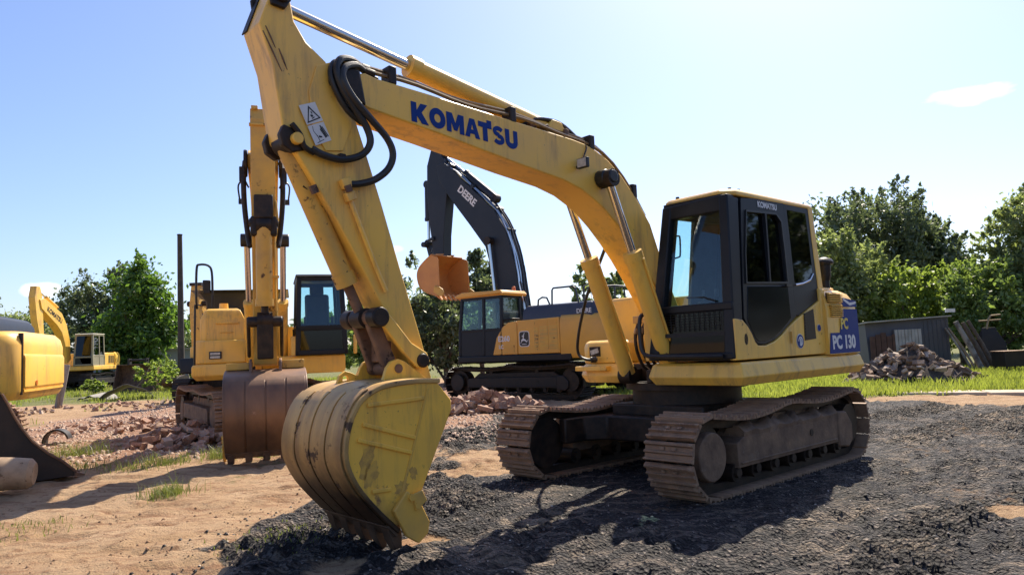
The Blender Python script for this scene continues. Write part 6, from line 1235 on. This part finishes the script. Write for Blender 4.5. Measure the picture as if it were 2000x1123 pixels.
def tree(name, label, base, H, rx, ry, mat, seed, trunk=.25, trunk_r=.16, clumps=90, per=130, size=.10, sprays=14, cat='tree', lobes=None, group=None, bare=.0):
    o = thing(name, label, cat, base, 0, group); r_ = np.random.default_rng(seed)
    lobes = lobes or [(0, 0, .62, 1.0)]
    C_, Rd = [], []
    for i in range(clumps):
        L = lobes[r_.integers(len(lobes))]; d = r_.normal(size=3); d /= np.linalg.norm(d); q = r_.random() ** .4
        x = L[0] * rx + d[0] * q * rx * L[3]; y = L[1] * ry + d[1] * q * ry * L[3]; z = H * (L[2] + d[2] * q * (1 - trunk) * .5 * L[3])
        z = max(z, H * trunk * .8); C_.append((x, y, z)); Rd.append((.16 + .18 * r_.random()) * min(rx, H * .4))
    V2 = []
    for i in range(sprays):   # leafy shoots that stick out of the crown
        L = lobes[r_.integers(len(lobes))]; a = r_.random() * 6.28; e = r_.uniform(.0, 1.4); d = np.array([math.cos(a) * math.cos(e), math.sin(a) * math.cos(e), math.sin(e)])
        s0 = np.array([L[0] * rx, L[1] * ry, H * L[2]]) + d * np.array([rx, ry, H * (1 - trunk) * .5]) * L[3] * .82
        ln = rx * r_.uniform(.18, .42); dd = d + r_.normal(0, .35, 3) + np.array([0, 0, .35]); dd /= np.linalg.norm(dd); k = int(70)
        q = r_.random(k); C2 = s0[None] + dd[None] * (q * ln)[:, None] + r_.normal(0, 1, (k, 3)) * (ln * .22 * (1.05 - q))[:, None]
        V2.append(leaf_cloud(C2, np.full(k, .02), 1, size * .9, r_)[0])
    C_, Rd = np.array(C_), np.array(Rd)
    V, Fq = leaf_cloud(C_, Rd, per, size, r_)
    if V2: V = np.concatenate([V] + V2); Fq = np.arange(len(V)).reshape(-1, 4)
    raw('crown', V, Fq, mat, o)
    m = MB(); top = Vector((0, 0, H * .62)); m.tube([(0, 0, -.15), (.03, 0, H * trunk * .5), (-.04, .03, H * .45), tuple(top)], [trunk_r * 1.25, trunk_r, trunk_r * .7, trunk_r * .25], 10); m.build('trunk', bark, o)
    for k in range(7):
        c = Vector(C_[r_.integers(clumps)]); s0 = Vector((0, 0, H * (trunk * .7 + .25 * r_.random()))); m = MB(); m.tube([s0, s0.lerp(c, .5) + Vector((0, 0, .12 * H * .3)), c], [trunk_r * .5, trunk_r * .32, trunk_r * .1], 6); m.build('limb', bark, o)
    return o
gz = lambda px, d: on_ground(AT(px, d))
tree('tree', 'round bright green tree left of the tall pole', gz(268, 45), 7.6, 2.7, 2.3, leaf_bright, 11, .10, .2, 190, 110, .15, 14, lobes=[(-.1, 0, .56, .9), (.45, 0, .48, .6), (.1, 0, .76, .55), (-.5, -.2, .30, .5), (.35, -.3, .28, .5), (0, -.3, .3, .5)])
tree('tree', 'dark tree close behind the round bright green one', gz(205, 49), 7.9, 3.3, 2.6, leaf_dark, 12, .15, .2, 130, 110, .13, 30, lobes=[(0, 0, .55, .95), (.4, 0, .7, .6), (-.4, 0, .5, .7)])
tree('tree', 'grey green bushy tree left of the far yellow machine', gz(60, 58), 5.8, 3.2, 2.6, leaf_grey, 13, .1, .15, 70, 90, .15, 14)
tree('tree', 'hazy small tree behind the yellow machine at the left edge', gz(-90, 52), 6.5, 3.5, 2.6, leaf_dark, 14, .1, .15, 70, 90, .15, 14)
tree('tree', 'tree visible between the pole and the second yellow machine', gz(385, 62), 4.6, 2.6, 2.2, leaf_grey, 15, .1, .15, 50, 80, .16, 8)
# behind the orange machine
tree('tree', 'tall dark leafy tree directly behind the orange bucket', gz(820, 33), 6.0, 1.9, 1.9, leaf_dark, 21, .08, .15, 110, 110, .12, 26, lobes=[(0, 0, .55, .95), (-.5, 0, .45, .7), (.5, 0, .5, .6)])
tree('tree', 'dark tree between the orange bucket and the charcoal boom', gz(935, 34), 5.6, 1.5, 1.5, leaf_dark, 22, .08, .12, 80, 100, .12, 24)
tree('tree', 'dark low tree behind the second machine cab', gz(715, 36), 3.7, 2.2, 1.8, leaf_mid, 23, .06, .12, 80, 100, .12, 14)
tree('tree', 'shaded thicket tree left of the orange cab', gz(865, 30), 3.9, 1.9, 1.5, leaf_dark, 24, .05, .12, 100, 110, .11, 12)
tree('tree', 'narrow grey green tree left of the front boom cylinder', gz(1142, 52), 6.9, 1.15, 1.1, leaf_grey, 25, .1, .12, 60, 90, .15, 12)
tree('tree', 'second narrow grey green tree behind the boom cylinders', gz(1205, 52), 6.4, 1.0, 1.0, leaf_grey, 26, .1, .12, 50, 90, .15, 14)
tree('tree', 'lower narrow tree seen between the two boom cylinders', gz(1172, 55), 5.2, 1.3, 1.2, leaf_grey, 27, .1, .12, 50, 80, .15, 10)
# right hand side
tree('tree', 'tall dark tree rising above the cab on the right', gz(1700, 46), 10.9, 4.2, 3.4, leaf_dark, 31, .14, .26, 170, 85, .15, 80, lobes=[(0, 0, .58, .9), (.35, 0, .7, .6), (-.45, 0, .62, .65), (.55, 0, .5, .6)])
tree('tree', 'second tall dark tree right of the first above the shed', gz(1822, 47), 9.3, 2.7, 2.6, leaf_dark, 32, .12, .25, 130, 80, .15, 60, lobes=[(0, 0, .55, .95), (-.3, 0, .72, .5), (.2, 0, .6, .6)])
tree('shrub', 'pale green willow shrub behind the counterweight', gz(1672, 32), 6.0, 2.2, 1.8, leaf_grey, 33, .05, .14, 140, 90, .11, 60, lobes=[(-.2, 0, .55, .9), (.35, 0, .42, .7), (-.4, 0, .7, .45)], cat='shrub')
tree('shrub', 'light green shrub over the shed roof', gz(1768, 31), 3.9, 1.6, 1.4, leaf_light, 34, .05, .10, 90, 110, .10, 22, cat='shrub')
tree('shrub', 'yellow green shrub right of the shed', gz(1868, 30), 4.0, 1.5, 1.4, leaf_light, 35, .05, .12, 110, 90, .10, 50, cat='shrub', lobes=[(0, 0, .6, .95), (.3, 0, .75, .5)])
tree('tree', 'grey green tree filling the right edge above the stove', gz(2010, 29), 6.9, 2.2, 2.0, leaf_grey, 36, .08, .18, 150, 90, .11, 80, lobes=[(0, 0, .5, .9), (.3, 0, .75, .6), (-.3, 0, .4, .6)])
tree('tree', 'dark leafy tree low behind the stove and poles', gz(1935, 28), 3.6, 2.0, 1.4, leaf_mid, 37, .05, .12, 100, 120, .10, 14)
tree('tree', 'tree beyond the right edge of the view', gz(2150, 31), 7.5, 3.0, 2.4, leaf_mid, 38, .08, .18, 110, 110, .13, 20)
tree('shrub', 'green shrub directly behind the shed', gz(1640, 36), 4.2, 2.0, 1.6, leaf_mid, 39, .05, .12, 80, 110, .12, 14, cat='shrub')
for k, (px, d, H, lab) in enumerate(((300, 33.5, 1.2, 'low leafy weeds bush left of the pale log'), (322, 36, 1.2, 'leafy bush behind the pale log'), (396, 36, 1.0, 'low bush right of the stake'), (180, 33.5, .6, 'small bush beside the flat grey sheet'))):
    tree('bush', lab, gz(px, d), H, H * .8, H * .7, leaf_light, 60 + k, .02, .03, 40, 70, .06, 6, cat='bush')
tree('tree', 'unseen tall tree added far to the right to darken reflections', Vector((26, 7, 0)), 9.5, 4.0, 3.6, leaf_mid, 71, .06, .25, 110, 110, .2, 20)  # unseen trees added to darken the cab glass reflections and cut sky fill
tree('tree', 'unseen broad tree added beside the tall one to darken reflections', Vector((27, 14, 0)), 8.5, 4.2, 3.6, leaf_dark, 72, .06, .25, 110, 110, .2, 20)
tree('tree', 'unseen tree added right of the camera to darken reflections', Vector((24, 0, 0)), 9.0, 4.0, 3.6, leaf_dark, 73, .06, .25, 110, 110, .2, 20)
tree('tree', 'rearmost unseen tree added right of the camera to darken reflections', Vector((22, -8, 0)), 8.0, 4.0, 3.6, leaf_mid, 74, .06, .25, 100, 110, .2, 20)
# far band of trees that closes the horizon
C_, Rd = [], []
r_ = np.random.default_rng(5)
for i in range(900):
    a = r_.uniform(-1.0, 1.0); d = r_.uniform(75, 95); C_.append((d * math.sin(a), d * math.cos(a), r_.random() ** 1.2 * (3.2 + 1.4 * math.sin(a * 17) + math.sin(a * 41)))); Rd.append(r_.uniform(.7, 1.4))
V, Fq = leaf_cloud(np.array(C_), np.array(Rd), 46, .34, r_); far = raw('far_trees', V, Fq, leaf_grey); far['kind'] = 'stuff'
